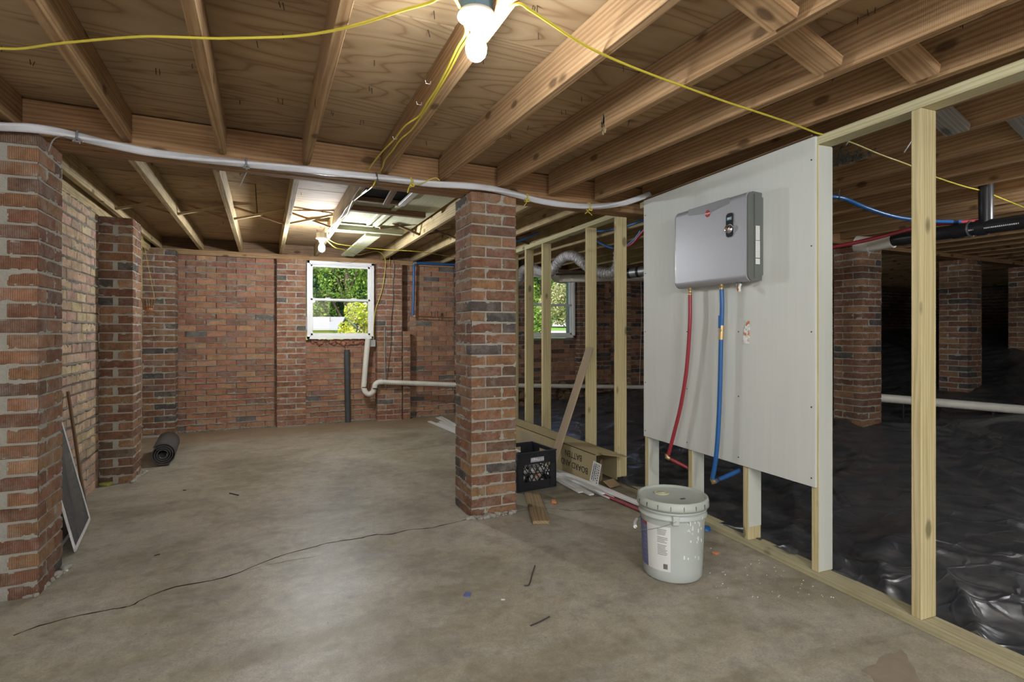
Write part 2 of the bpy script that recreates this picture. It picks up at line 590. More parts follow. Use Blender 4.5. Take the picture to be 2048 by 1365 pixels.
M['bucket_lid'] = plain('grey_lid_plastic', (0.41, 0.445, 0.40), 0.42, var=0.1, sc=9)
M['spout_cap'] = plain('cream_cap', (0.50, 0.50, 0.34), 0.4)
M['paint_drip'] = plain('white_paint_drip', (0.75, 0.76, 0.74), 0.4, var=0.03)
M['crate'] = plain('black_crate_plastic', (0.018, 0.019, 0.023), 0.38, var=0.35, sc=25)
M['plaque'] = plain('pale_worn_plaque', (0.33, 0.33, 0.35), 0.5, var=0.4, sc=60)
M['cardboard'] = plain('cardboard', (0.36, 0.295, 0.165), 0.85, spec=0.15, var=0.1, sc=6)
M['card_inner'] = plain('cardboard_inside', (0.30, 0.21, 0.12), 0.9, spec=0.1, var=0.15, sc=6)
M['red_trim'] = plain('red_strip', (0.27, 0.02, 0.03), 0.4)
M['mat_rubber'] = plain('rolled_grey_mat', (0.085, 0.078, 0.075), 0.85, spec=0.2, var=0.25, sc=10, bump=0.6)
M['mat_dark'] = plain('dark_mat_edge', (0.02, 0.02, 0.022), 0.7, var=0.2)
M['rubble'] = plain('pale_rubble', (0.40, 0.38, 0.35), 0.9, var=0.4, sc=30, rnd=True)
M['orange_chip'] = plain('orange_chip', (0.55, 0.22, 0.10), 0.8, var=0.3, sc=30)
M['basket'] = plain('orange_wood_slat', (0.40, 0.13, 0.035), 0.6, var=0.3, sc=30)
M['crack'] = plain('crack_dirt', (0.055, 0.04, 0.028), 1.0, spec=0.0, var=0.3)
M['patch'] = plain('stained_floor_patch', (0.25, 0.205, 0.15), 0.9, var=0.3, sc=20)
M['nail'] = plain('rusty_nail', (0.055, 0.035, 0.025), 0.7, 0.3)
M['fibreboard'] = wood_mat('pale_green_board', (0.60, 0.60, 0.44), (0.44, 0.45, 0.30), knots=False, dirt=0.25)
M['felt'] = plain('black_felt', (0.035, 0.04, 0.05), 0.9, var=0.3, sc=12)
M['dirt'] = plain('earth', (0.13, 0.085, 0.05), 1.0, spec=0.05, var=0.35, sc=6, bump=1.0)
M['cobweb'] = plain('grey_fuzz', (0.16, 0.155, 0.14), 1.0, spec=0.05, var=0.4, sc=30)
M['grass'] = plain('lawn', (0.13, 0.24, 0.045), 0.9, spec=0.1, var=0.4, sc=3, bump=1.0)
M['asphalt'] = plain('pale_pavement', (0.52, 0.46, 0.42), 0.9, spec=0.1, var=0.1, sc=1)
M['roof_white'] = plain('white_metal_roof', (0.26, 0.26, 0.275), 0.5, var=0.03)
M['shed_wall'] = plain('olive_siding', (0.36, 0.37, 0.08), 0.7, var=0.1)
M['bark'] = plain('bark', (0.09, 0.07, 0.055), 0.95, spec=0.1, var=0.3, sc=6)


def screen_mat():
    t = NT('insect_screen')
    v = t.coord()
    c = t.mix(t.noise(v, 6, 4), (0.09, 0.09, 0.09), (0.17, 0.165, 0.155))
    tr = t.n('ShaderNodeBsdfTransparent')
    ms = t.n('ShaderNodeMixShader', {0: 0.66, 1: tr.outputs[0], 2: t.b.outputs[0]})
    t.t.links.new(ms.outputs[0], t.out.inputs[0])
    return t.set(color=c, rough=0.8, spec=0.2)


M['screen'] = screen_mat()


def glass_mat():
    t = NT('window_glass')
    tr = t.n('ShaderNodeBsdfTransparent', {0: (0.97, 0.98, 0.97, 1)})
    gl = t.n('ShaderNodeBsdfGlossy', {'Roughness': 0.02})
    fr = t.n('ShaderNodeFresnel', {0: 1.45})
    ms = t.n('ShaderNodeMixShader', {0: fr.outputs[0], 1: tr.outputs[0], 2: gl.outputs[0]})
    t.t.links.new(ms.outputs[0], t.out.inputs[0])
    return t.m


M['glass'] = glass_mat()


def bulb_mat(k):
    t = NT('lit_bulb')
    e = t.n('ShaderNodeEmission', {0: (0.93, 0.97, 1.0, 1), 1: k})
    t.t.links.new(e.outputs[0], t.out.inputs[0])
    return t.m


for nm_, k_ in (('bulb_near', .48), ('bulb_far', 2.0), ('bulb', 1.5), ('fill_bulb_crawl', 1.0)):  # the last two entries serve the added, unseen fill lamps
    M[nm_] = bulb_mat(BULB * 4 * k_)


def leaf_mat(name, c1, c2, dots=None):
    t = NT(name)
    g = t.n('ShaderNodeNewGeometry')
    r = g.outputs['Random Per Island']
    stops = [(0.0, c1), (0.75, c2)]
    if dots:
        stops += [(0.86, c2), (0.88, dots)]
    c = t.ramp(r, stops)
    t.set(color=c, rough=0.55, spec=0.25)
    tl = t.n('ShaderNodeBsdfTranslucent', {0: c})
    ms = t.n('ShaderNodeMixShader', {0: 0.35, 1: t.b.outputs[0], 2: tl.outputs[0]})
    t.t.links.new(ms.outputs[0], t.out.inputs[0])
    return t.m


M['leaf_dark'] = leaf_mat('dark_leaves', (0.015, 0.05, 0.022), (0.08, 0.19, 0.06))
M['leaf_light'] = leaf_mat('light_leaves', (0.05, 0.14, 0.03), (0.24, 0.36, 0.06))
M['leaf_yellow'] = leaf_mat('yellow_leaves', (0.22, 0.33, 0.02), (0.62, 0.60, 0.05), (0.85, 0.62, 0.60))
M['leaf_pink'] = leaf_mat('pink_blossom_leaves', (0.16, 0.25, 0.06), (0.42, 0.42, 0.2), (0.80, 0.55, 0.52))

# ------------------------------------------------------------------ masonry
BH, PITCH = 0.0575, 0.0677
PAL_PIER = [((0.31, 0.165, 0.095), 5), ((0.25, 0.125, 0.08), 5), ((0.20, 0.12, 0.085), 2), ((0.115, 0.097, 0.088), 1.6), ((0.35, 0.20, 0.11), 2)]
PAL_WALL = [((0.37, 0.18, 0.105), 6), ((0.31, 0.145, 0.09), 6), ((0.26, 0.14, 0.10), 2), ((0.15, 0.13, 0.115), .8), ((0.40, 0.22, 0.125), 3)]
PAL_CREAM = [((0.52, 0.37, 0.25), 6), ((0.50, 0.33, 0.25), 4), ((0.56, 0.43, 0.27), 3), ((0.42, 0.30, 0.23), 1)]
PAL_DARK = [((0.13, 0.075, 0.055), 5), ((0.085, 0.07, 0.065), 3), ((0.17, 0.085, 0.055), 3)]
_bm = {}
MASS = {}


def brick_mesh(lx, ly, lz, mat, var):
    key = (round(lx, 3), round(ly, 3), round(lz, 3), mat, var)
    if key not in _bm:
        v, f = cbox(lx, ly, lz, 0.0028)
        r = random.Random(hash(key[:3]) % 1000 + var * 7)
        v = [(x + r.uniform(-.0012, .0012), y + r.uniform(-.0012, .0012), z + r.uniform(-.0014, .0014)) for x, y, z in v]
        me = bpy.data.meshes.new('brick')
        me.from_pydata(v, [], f)
        me.materials.append(M[mat])
        _bm[key] = me
    return _bm[key]


def pick(pal):
    w = [p[1] for p in pal]
    c = RNG.choices(pal, w)[0][0]
    k = RNG.uniform(0.86, 1.14)
    return tuple(min(1, x * k * RNG.uniform(0.96, 1.04)) for x in c)


def put_bricks(parent, bricks, mat, pal, limit=300, matf=None):
    """bricks: (cx, cy, cz, lx, ly, lz, rotz); the first `limit` become parts of their own"""
    rest = MB()
    for i, (cx, cy, cz, lx, ly, lz, rz) in enumerate(bricks):
        mw = Matrix.Translation((cx, cy, cz)) @ Matrix.Rotation(rz + RNG.uniform(-.006, .006), 4, 'Z')
        if i < limit:
            o = link('brick', brick_mesh(lx, ly, lz, mat, RNG.randrange(2)), parent, mw)
            o.color = (*pick(pal), 1)
        else:
            v, f = cbox(lx, ly, lz)
            rest.add(v, f, mw)
    if rest.v:
        if (mat, id(pal)) not in MASS:
            MASS[mat, id(pal)] = brick_mat(mat + '_mass', mat in ('brick_ribbed', 'brick_far'), 0.3, (0.33, 0.29, 0.25), pal=pal)
        o = rest.build('brick_mass', MASS[mat, id(pal)], parent)
        o['kind'] = 'stuff'


def mortar_sheet(parent, org, u, n, W, z0, z1, rects, mat, du=0.008, dz=0.006, style='flush', seed=1, holes=()):
    """a rough mortar surface behind and between the bricks of one face; rects in (u0,u1,za,zb)"""
    nu, nz = max(2, int(W / du) + 1), max(2, int((z1 - z0) / dz) + 1)
    U, Z = np.meshgrid(np.linspace(0, W, nu), np.linspace(z0, z1, nz))
    s = np.full(U.shape, -0.006)
    bed = np.ones(U.shape, bool)
    for (u0, u1, za, zb) in rects:
        ia, ib = np.searchsorted(U[0], [u0, u1])
        ja, jb = np.searchsorted(Z[:, 0], [za, zb])
        if ib <= ia or jb <= ja:
            continue
        uu, zz = U[ja:jb, ia:ib], Z[ja:jb, ia:ib]
        dd = np.minimum(np.minimum(uu - u0, u1 - uu), np.minimum(zz - za, zb - zz))
        s[ja:jb, ia:ib] = np.maximum(s[ja:jb, ia:ib], dd)
    for (u0, u1, za, zb) in rects:
        ja, jb = np.searchsorted(Z[:, 0], [za, zb])
        bed[ja:jb, :] = False
    n1 = vnoise(U, Z, 0.05, 0.03, seed)
    n2 = vnoise(U, Z, 0.014, 0.012, seed + 1)
    n3 = vnoise(U, Z, 0.25, 0.15, seed + 2)
    if style == 'flush':
        joint = -0.004 + 0.005 * (n1 - 0.5) + 0.004 * (n2 - 0.5)
        sh = s - 0.009 * np.clip(n1 + 0.6 * n2 - 0.85, 0, 1) * 2.2
        sh = sh - 0.05 * np.clip(n3 - 0.82, 0, 1) * n2
    else:
        joint = 0.005 + 0.020 * (n1 - 0.45) + 0.012 * (n2 - 0.5)
        joint = np.where(bed, joint, -0.022)
        sh = np.where(bed, s, s) - 0.030 * np.clip(n1 + 0.7 * n2 + 0.6 * n3 - 1.12, 0, 1)
    t = np.clip(sh / 0.006, 0, 1)
    off = joint * (1 - t) - 0.013 * t
    over = (s > 0.002) & (t < 1)
    off = np.where(over, np.maximum(off, 0.0015 * (1 - t) + off * t), off)
    P = np.zeros(U.shape + (3,))
    P[..., 0] = org[0] + u[0] * U + n[0] * off
    P[..., 1] = org[1] + u[1] * U + n[1] * off
    P[..., 2] = Z
    mask = None
    if holes:
        um, zm = (U[:-1, :-1] + U[1:, 1:]) / 2, (Z[:-1, :-1] + Z[1:, 1:]) / 2
        mask = np.ones(um.shape, bool)
        for (u0, u1, za, zb) in holes:
            mask &= ~((um > u0) & (um < u1) & (zm > za) & (zm < zb))
    return link('mortar', grid_mesh('mortar', P, M[mat], True, mask), parent)


def plan_pinwheel(c, w=0.305, d=0.305):
    j, b = 0.010, 0.0925
    L = w - b - j
    a = [(0, 0, L, b), (L + j, 0, w, d - b - j), (b + j, d - b, w, d), (0, b + j, b, d)]
    if c % 2:
        a = [(w - x1, y0, w - x0, y1) for x0, y0, x1, y1 in a]
    return a


def plan_half(w, d):
    def f(c):
        j = 0.010
        h = 0.095
        if c % 2 == 0:
            return [(0, 0, w, h), (0, h + j, w, d)]
        g = 0.032
        hw = (w - g) / 2
        return [(0, 0, hw - .005, d - h - j), (hw + g - .005, 0, w, d - h - j), (0, d - h, w, d)]
    return f


def plan_shallow(w, d):
    def f(c):
        j = 0.010
        h = w * 0.33
        if c % 2 == 0:
            return [(0, 0, w - h - j, d), (w - h, 0, w, d)]
        return [(0, 0, h, d), (h + j, 0, w, d)]
    return f


def pier(name, x, y, w, d, z0, z1, plan, mat, pal, label, cat='pier', faces='SEWN', du=0.009, mort='mortar', group=None, seed=3, ztop=None):
    t = empty(name, (x + w / 2, y + d / 2, z0), label, cat, group)
    br, per = [], {k: [] for k in 'SEWN'}
    n = int(round((z1 - z0) / PITCH))
    for c in range(n):
        zb = z1 - (c + 1) * PITCH + (PITCH - BH)
        zt = zb + BH
        if c == 0:
            zt = z1
        if zb < z0:
            zb = z0
        if zt - zb < 0.02:
            continue
        for (x0, y0, x1, y1) in plan(c):
            jx = RNG.uniform(-.0012, .0012)
            br.append((x + (x0 + x1) / 2 + jx, y + (y0 + y1) / 2 + jx, (zb + zt) / 2 + RNG.uniform(-.001, .001), x1 - x0, y1 - y0, round(zt - zb, 3), 0))
            if y0 < .001: per['S'].append((x0, x1, zb, zt))
            if y1 > d - .001: per['N'].append((w - x1, w - x0, zb, zt))
            if x0 < .001: per['W'].append((d - y1, d - y0, zb, zt))
            if x1 > w - .001: per['E'].append((y0, y1, zb, zt))
    put_bricks(t, br, mat, pal)
    fr = {'S': ((x, y), (1, 0), (0, -1), w), 'E': ((x + w, y), (0, 1), (1, 0), d), 'N': ((x + w, y + d), (-1, 0), (0, 1), w), 'W': ((x, y + d), (0, -1), (-1, 0), d)}
    for i, k in enumerate(faces):
        o, u, nn, W = fr[k]
        # start slightly inside so the faces meet at the recessed corner
        o2 = (o[0] + u[0] * .004, o[1] + u[1] * .004)
        mortar_sheet(t, o2, u, nn, W - .008, z0, z1, [(a - .004, b - .004, c_, d_) for a, b, c_, d_ in per[k]], mort, du, 0.006, 'flush', seed * 10 + i)
    MB().box((x + w / 2, y + d / 2, (z0 + z1) / 2), (w - .05, d - .05, z1 - z0 - .004)).build('mortar_core', M[mort], t)
    return t


def wall_face(parent, org, u, n, W, z0, z1, mat, pal, holes=(), depth=0.09, limit=300, du=0.016, style='ooze', mort='mortar_dark', dz=0.006, seed=5, order=None, off=0.0, skip=None):
    br, rects = [], []
    rz = math.atan2(u[1], u[0])
    nc = int(math.ceil((z1 - z0) / PITCH))
    for c in range(nc):
        zt = z1 - c * PITCH
        zb = zt - BH
        if zb < z0:
            zb = z0
        if zt - zb < .02:
            continue
        spans = [(0, W)]
        for (u0, u1, za, zc) in holes:
            if zt > za + .01 and zb < zc - .01:
                ns = []
                for a, b in spans:
                    if u1 <= a or u0 >= b:
                        ns.append((a, b))
                    else:
                        if u0 > a: ns.append((a, u0))
                        if u1 < b: ns.append((u1, b))
                spans = ns
        ph = (0.1035 if c % 2 else 0.0) + off
        for a, b in spans:
            k = math.floor((a - ph) / 0.207)
            while True:
                s0 = k * 0.207 + ph + RNG.uniform(-.003, .003)
                s1 = s0 + 0.196
                k += 1
                if s0 > b:
                    break
                s0c, s1c = max(s0, a + .003), min(s1, b - .003)
                if s1c - s0c < .03:
                    continue
                pr = RNG.uniform(-.002, .002)
                m = (s0c + s1c) / 2
                rects.append((s0c, s1c, zb, zt))
                br.append((org[0] + u[0] * m - n[0] * (depth / 2 + pr), org[1] + u[1] * m - n[1] * (depth / 2 + pr), (zb + zt) / 2 + RNG.uniform(-.002, .002), round(s1c - s0c, 2), depth, round(zt - zb, 3), rz))
    if skip:
        br = [b for b in br if not skip(b)]
    if order:
        br.sort(key=order)
    put_bricks(parent, br, mat, pal, limit)
    mortar_sheet(parent, org, u, n, W, z0, z1, rects, mort, du, dz, style, seed, holes)


def struct(name, label=None, loc=(0, 0, 0)):
    return empty(name, loc, label, None, None, 'structure')


WX = -1.13      # left wall face
WY = 7.20       # back wall face
ZTOP = 2.03     # underside of the sill plate

# left wall
wl = struct('wall_left', 'pale washed brick wall on the left behind the brick piers')
wall_face(wl, (-1.20, 6.98), (0, -1), (1, 0), 1.70, 0, 2.02, 'brick_cream', PAL_CREAM, limit=0 + 60, seed=21, du=0.016)
wall_face(wl, (WX, 4.97), (0, -1), (1, 0), 1.66, 0, 2.02, 'brick_cream', PAL_CREAM, limit=240, seed=22, du=0.012, order=lambda b: -b[1])
MB().box((WX - 0.16, 2.2, 0.9), (0.10, 10.9, 2.7)).build('backing_masonry', M['mortar_dark'], wl)
MB().box((WX - .055, 0.2, 1.0), (0.11, 5.6, 2.0)).build('near_masonry', M['brick_cream'], wl)

# back wall of the room, with the window opening
W1 = (0.47, 1.29, 1.055, 2.035)
W2 = (3.49, 4.31, 1.055, 2.035)
wb = struct('wall_back', 'rough red brick back wall with mortar squeezed out of its joints')


def facing(b):
    return 0 if b[0] < 0.2 else (1 if b[0] < 1.3 else 2)


def behind(b):
    return b[0] + b[3] / 2 < -.91 or (b[0] - b[3] / 2 > .14 and b[0] + b[3] / 2 < .45) or (b[0] - b[3] / 2 > 1.33 and b[0] + b[3] / 2 < 1.62)


wall_face(wb, (WX, WY), (1, 0), (0, -1), 3.53, 0, ZTOP, 'brick_smooth', PAL_WALL, holes=[(W1[0] - WX, W1[1] - WX, W1[2] - .005, 3)], seed=31, du=0.010, dz=.0045, order=facing, limit=300, skip=behind)
MB().box((-.33, WY + .15, 1.015), (1.6, .12, 2.15)).box((.88, WY + .15, .36), (.84, .12, 1.3)).box((1.87, WY + .15, 1.015), (1.16, .12, 2.15)).build('backing_masonry', M['mortar_dark'], wb)
wc = struct('wall_crawl_back', 'dark brick wall at the back of the crawl space')
wall_face(wc, (2.40, WY), (1, 0), (0, -1), 3.6, -.05, ZTOP, 'brick_smooth', PAL_WALL[:3] + PAL_DARK, holes=[(W2[0] - 2.4, W2[1] - 2.4, W2[2] - .005, 3)], seed=33, du=0.02, limit=300, order=lambda b: b[0])  # wall palette mixed with the darker brick colours
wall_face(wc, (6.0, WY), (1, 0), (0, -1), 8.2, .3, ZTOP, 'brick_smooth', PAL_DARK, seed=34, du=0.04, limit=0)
MB().box((2.945, WY + .15, 1.015), (1.09, .12, 2.15)).box((3.9, WY + .15, .36), (.86, .12, 1.3)).box((9.3, WY + .15, 1.015), (9.98, .12, 2.15)).build('backing_masonry', M['mortar_dark'], wc)
wr = struct('wall_right', 'dark far wall of the crawl space')
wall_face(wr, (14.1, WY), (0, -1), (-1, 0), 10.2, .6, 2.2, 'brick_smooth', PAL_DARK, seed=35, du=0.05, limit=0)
MB().box((14.25, 2.2, 1.0), (.1, 10.6, 2.8)).build('backing_masonry', M['mortar_dark'], wr)
wf = struct('wall_front', 'unseen concrete block wall behind the viewpoint, with an opening added for fill daylight')
MB().box((8.4, -3.1, 1.0), (11.6, .2, 2.8)).box((-1.15, -3.1, 1.0), (.3, .2, 2.8)).box((.8, -3.1, 2.2), (3.7, .2, .3)).build('block_masonry', M['mortar'], wf)  # wide opening added out of view so daylight fills the room
MB().box((.8, -9, -.1), (30, 11.7, .1)).build('fill_opening_paving', M['asphalt'], struct('ground', 'unseen pale paving added outside the fill daylight opening behind the viewpoint'))  # unseen paving added to go with the fill opening

# piers and pilasters
pier('brick_pier', -1.13, 3.00, 0.235, 0.305, 0, 2.016, plan_half(.235, .305), 'brick_ribbed', PAL_PIER,
     'large ribbed brick pier nearest the camera, at the left edge beside the insect screens', faces='SE', du=0.006, seed=4)
pier('brick_pilaster', -1.13, 4.97, 0.215, 0.305, 0, 2.016, plan_half(.215, .305), 'brick_ribbed', PAL_PIER,
     'ribbed brick pilaster on the left wall, just in front of the rolled grey mat', 'pilaster', faces='SE', seed=5)
pier('brick_pilaster', -1.20, 6.97, 0.305, 0.21, 0, 2.05, plan_shallow(.305, .21), 'brick_ribbed', PAL_PIER,
     'corner brick pilaster behind the hanging slatted basket', 'pilaster', faces='SE', seed=6)
pier('brick_pilaster', 0.13, 7.085, 0.33, 0.105, 0, ZTOP, plan_shallow(.33, .105), 'brick_ribbed', PAL_WALL,
     'shallow brick pilaster left of the small window', 'pilaster', faces='SEW', seed=7)
t5 = pier('brick_pilaster', 1.315, 7.05, 0.32, 0.14, 0, ZTOP, plan_shallow(.32, .14), 'brick_ribbed', PAL_WALL,
          'brick pilaster right of the small window, crossed by a cable and the white drain', 'pilaster', faces='SEW', seed=8)
t5b = pier('brick_column', 1.645, 7.05, 0.10, 0.14, 0, 1.15, lambda c: [(0, 0, .10, .14)], 'brick_ribbed', PAL_WALL,
           'narrow half-height brick column widening the foot of the pilaster right of the window', 'pilaster', faces='SE', seed=9)
pier('brick_pier', 1.155, 3.14, 0.305, 0.305, 0, 2.014, plan_pinwheel, 'brick_ribbed', PAL_PIER,
     'freestanding square brick pier in the middle of the concrete floor', faces='SEWN', du=0.006, seed=10)
pier('brick_pilaster', 4.345, 7.06, 0.20, 0.13, 0, ZTOP, plan_shallow(.2, .13), 'brick_far', PAL_PIER,
     'sunlit brick pilaster on the right side of the second window, beyond the studs', 'pilaster', faces='SW', seed=11)
pier('brick_pilaster', 5.00, 7.06, 0.30, 0.13, -.05, ZTOP, plan_shallow(.3, .13), 'brick_far', PAL_PIER,
     'brick pilaster on the crawl space back wall, past the stud beside the panel', 'pilaster', faces='SE', seed=12)
pier('brick_pier', 5.45, 3.49, 0.305, 0.305, .06, 2.014, plan_pinwheel, 'brick_far', PAL_PIER,
     'crawl space brick pier closest to the white painted stud', faces='SW', du=0.008, seed=13)
pier('brick_pier', 7.60, 3.62, 0.305, 0.305, .30, 2.014, plan_pinwheel, 'brick_far', PAL_PIER,
     'crawl space brick pier framed between the tall bare stud and the picture edge', faces='SW', du=0.01, seed=14)
pier('brick_pier', 9.22, 3.62, 0.305, 0.305, .80, 2.014, plan_pinwheel, 'brick_far', PAL_PIER,
     'farthest and shortest crawl space brick pier, cut by the right edge', faces='SW', du=0.01, seed=15)
# rough stone and earth footing under the second window
ft = MB()
for i in range(26):
    x = 2.55 + RNG.random() * 2.3
    s = RNG.uniform(.07, .17)
    v, f = cbox(s * 1.5, s, s, s * .25)
    v = [(a + RNG.uniform(-.02, .02), b + RNG.uniform(-.02, .02), c + RNG.uniform(-.02, .02)) for a, b, c in v]
    ft.add(v, f, Matrix.Translation((x, 7.06, RNG.uniform(.05, .40))) @ rotm(rz=RNG.random()).to_4x4())
tag(ft.build('footing_rubble', M['dirt']), 'brown earth and stone footing below the low white drain pipe', 'rubble', kind='stuff')

# ------------------------------------------------------------------ floor and ground
fl = struct('floor', 'stained concrete slab floor')
MB().box((.58, 2.15, -.06), (3.7, 10.4, .12)).build('concrete_slab', M['floor'], fl)


def ribbon(pts, w, z=0.0006):
    V, Fc = [], []
    pts = catmull([(p[0], p[1], 0) for p in pts], 4)
    for i, p in enumerate(pts):
        a, b = pts[max(i - 1, 0)], pts[min(i + 1, len(pts) - 1)]
        t = (b - a).normalized()
        nn = Vector((-t.y, t.x, 0)) * w * RNG.uniform(.4, 1.2) * 0.5
        q = p + Vector((RNG.uniform(-.004, .004), RNG.uniform(-.004, .004), z))
        V += [q + nn, q - nn]
    for i in range(len(pts) - 1):
        Fc.append((2 * i, 2 * i + 1, 2 * i + 3, 2 * i + 2))
    return V, Fc


crk = MB()
crk.add(*ribbon([at(x, y, z=0) for x, y in [(25, 1272), (99, 1247), (207, 1222), (257, 1214), (298, 1193), (352, 1175), (449, 1156), (552, 1116), (620, 1097), (661, 1086), (714, 1078), (752, 1070), (778, 1070), (816, 1061), (865, 1056), (940, 1038)]], .010))
crk.add(*ribbon([at(x, y, z=0) for x, y in [(1034, 1024), (1070, 1019), (1100, 1018), (1125, 1020), (1150, 1022), (1205, 1018)]], .006))
crk.add(*ribbon([at(x, y, z=0) for x, y in [(450, 1155), (500, 1140), (560, 1126), (640, 1112)]], .0025))
crk.build('crack', M['crack'], fl)
pt = MB()
cpt = [at(x, y, z=0) for x, y in [(1722, 1343), (1735, 1334), (1752, 1329), (1757, 1318), (1772, 1309), (1790, 1307), (1803, 1301), (1813, 1310), (1818, 1324), (1828, 1335), (1832, 1348), (1842, 1368), (1750, 1368), (1741, 1352)]]
pt.add([(p.x, p.y, .0006) for p in cpt], [tuple(range(len(cpt)))])
pt.build('worn_patch', M['patch'], fl)
# mortar droppings along the feet of the piers
for nm, a, b, n in (('mortar_droppings', (-.93, 2.985), (-.88, 3.32), 60), ('mortar_droppings', (1.14, 3.12), (1.47, 3.13), 40), ('mortar_droppings', (-.93, 4.95), (-.90, 5.3), 40), ('mortar_droppings', (-.9, 7.15), (2.3, 7.15), 200)):
    d = MB()
    for i in range(n):
        k = RNG.random()
        s = RNG.uniform(.006, .028)
        v, f = cbox(s * 1.6, s, s * .8, s * .25)
        d.add(v, f, Matrix.Translation((a[0] + (b[0] - a[0]) * k + RNG.uniform(-.02, .02), a[1] + (b[1] - a[1]) * k + RNG.uniform(-.02, .02), s * .35)) @ rotm(rz=RNG.random() * 6).to_4x4())
    o = d.build(nm, M['mortar'] if a[1] < 7 else M['mortar_dark'], fl)
    o['kind'] = 'stuff'


def gz(x, y):
    return np.interp(x, [2.3, 3.2, 5.5, 7.6, 9.2, 10.5, 14.2], [-.03, .0, .15, .37, .84, 1.0, 1.15]) + np.where(y > 5.2, (y - 5.2) * .03, 0)


nx, ny = 420, 330
xs = 2.40 + (14.03 - 2.40) * (np.linspace(0, 1, nx) ** 1.6)
ys = np.linspace(-2.95, 7.18, ny)
XX, YY = np.meshgrid(xs, ys)
ZZ = gz(XX, YY)


def ridged(x, y, sx, sy, seed):
    return 1 - np.abs(2 * vnoise(x, y, sx, sy, seed) - 1)


wx = XX + .5 * vnoise(XX, YY, .9, .9, 81)
wy = YY + .5 * vnoise(XX, YY, .9, .9, 82)
rx, ry = wx * .8 + wy * .6, -wx * .6 + wy * .8
ZZ = ZZ + .07 * vnoise(wx, wy, .8, .8, 83) + .035 * ridged(rx * .5, ry, .7, .20, 84) ** 3 + .022 * ridged(ry * .6, rx, .5, .17, 85) ** 4 + .008 * ridged(wx, wy, .16, .16, 86) ** 3
ZZ = ZZ + .004 * vnoise(wx, wy, .09, .09, 87)
edge = np.clip((XX - 2.40) / .25, 0, 1)
ZZ = np.minimum(ZZ, .03 + 5 * edge)
me = grid_mesh('vapor_barrier', np.stack([XX, YY, ZZ], -1), M['plastic'])
vb = link('vapor_barrier', me)
tag(vb, 'wrinkled black plastic sheet covering the crawl space ground', 'plastic sheet')
# the earth that the sheet lies on, showing at nothing but its edge
MB().box((8.3, 2.1, -.3), (11.7, 10.3, .3)).build('earth', M['dirt'], struct('ground', 'earth under the plastic sheet'))

# ------------------------------------------------------------------ lumber
def lumber(name, a, b, w, h, mat, label=None, cat=None, group=None, up=(0, 0, 1), parent=None, ch=0.0025, mat2=None):
    """a board whose centre line runs a->b; w across, h along `up`"""
    a, b = Vector(a), Vector(b)
    x = (b - a).normalized()
    upv = Vector(up)
    y = upv.cross(x).normalized()
    zz = x.cross(y).normalized()
    r = Matrix((x, y, zz)).transposed().to_4x4()
    v, f = cbox((b - a).length, w, h, ch)
    me = bpy.data.meshes.new(name)
    me.from_pydata(v, [], f)
    me.materials.append(M[mat] if isinstance(mat, str) else mat)
    o = link(name, me, parent, Matrix.Translation((a + b) / 2) @ r)
    return tag(o, label, cat, group)


ZF0, ZF1 = 2.060, 2.212      # front bay joist underside / subfloor
ZB0, ZB1 = 2.095, 2.235      # back bay


def girder_y(x):
    return float(np.interp(x, [-1.3, -.9, 2.6, 3.3, 5.5, 9.4, 14], [3.125, 3.13, 3.18, 3.27, 3.58, 3.70, 3.84]))


JT = .038
ends = [(-1.43, -1.44), (-1.01, -1.02), (-.601, -.581), (-.197, -.19), (.204, .206), (.63, .618), (.972, 1.022), (1.356, 1.436), (1.726, 1.845), (2.09, 2.20)]
flab = ['front joist hard against the left wall above the pier',
        'front ceiling joist at the upper left corner over the big near pier',
        'front ceiling joist with two dark knots, crossed by the yellow cable at far left',
        'front ceiling joist with rough splintered underside, between the knotty joist and the dark-sided one',
        'dark-sided front ceiling joist crossed by the yellow cable near a dark scratch',
        'front ceiling joist carrying the bare bulb and the yellow cable pair',
        'wide orange saw-marked front joist to the right of the bare bulb',
        'front joist with a pale splintered gouge in its side',
        'front joist between the two upper right bridging blocks, with a bright lit band',
        'front joist running directly above the white painted panel']
for i, (xe, xn) in enumerate(ends):
    ye = girder_y(xe) - .002
    sl = (xe - xn) / (ye - 1.2)
    lumber('floor_joist', (xe - sl * (ye + 2.98), -2.98, (ZF0 + ZF1) / 2), (xe, ye, (ZF0 + ZF1) / 2), JT, ZF1 - ZF0 - .002, 'joist', flab[i], 'joist', 'ceiling joists in front of the girder')
k = 0
x = 2.50
while x < 14:
    ye = girder_y(x) - .002
    lumber('floor_joist', (x + .02, -2.98, (ZF0 + ZF1) / 2), (x, ye, (ZF0 + ZF1) / 2), JT, ZF1 - ZF0 - .002, 'joist', 'one of the repeated brown floor joists over the crawl space before the crawl girder', 'joist', 'crawl space joists before the girder')
    x += .385
    k += 1
back = [-1.085, -.67, -.26, .18, .585, 1.42, 1.83, 2.25]
blab = ['back joist lying along the left brick wall with pegs of nails in its side',
        'back joist with the bright lit side just right of the left wall joist',
        'narrow back joist left of the lamp bay',
        'back joist that meets the wall above the brick pilaster left of the window',
        'back joist carrying the far lamp and the white-lit cables',
        'wide bright yellowish back joist right of the boarded-up bay',
        'dim back joist above the blue pipe',
        'back joist half hidden behind the middle brick pier']
for x, lb in zip(back, blab):
    lumber('floor_joist', (x, girder_y(x) + .172, (ZB0 + ZB1) / 2), (x, 7.30, (ZB0 + ZB1) / 2), JT, ZB1 - ZB0 - .002, 'joist_back', lb, 'joist', 'ceiling joists behind the girder')
x = 2.66
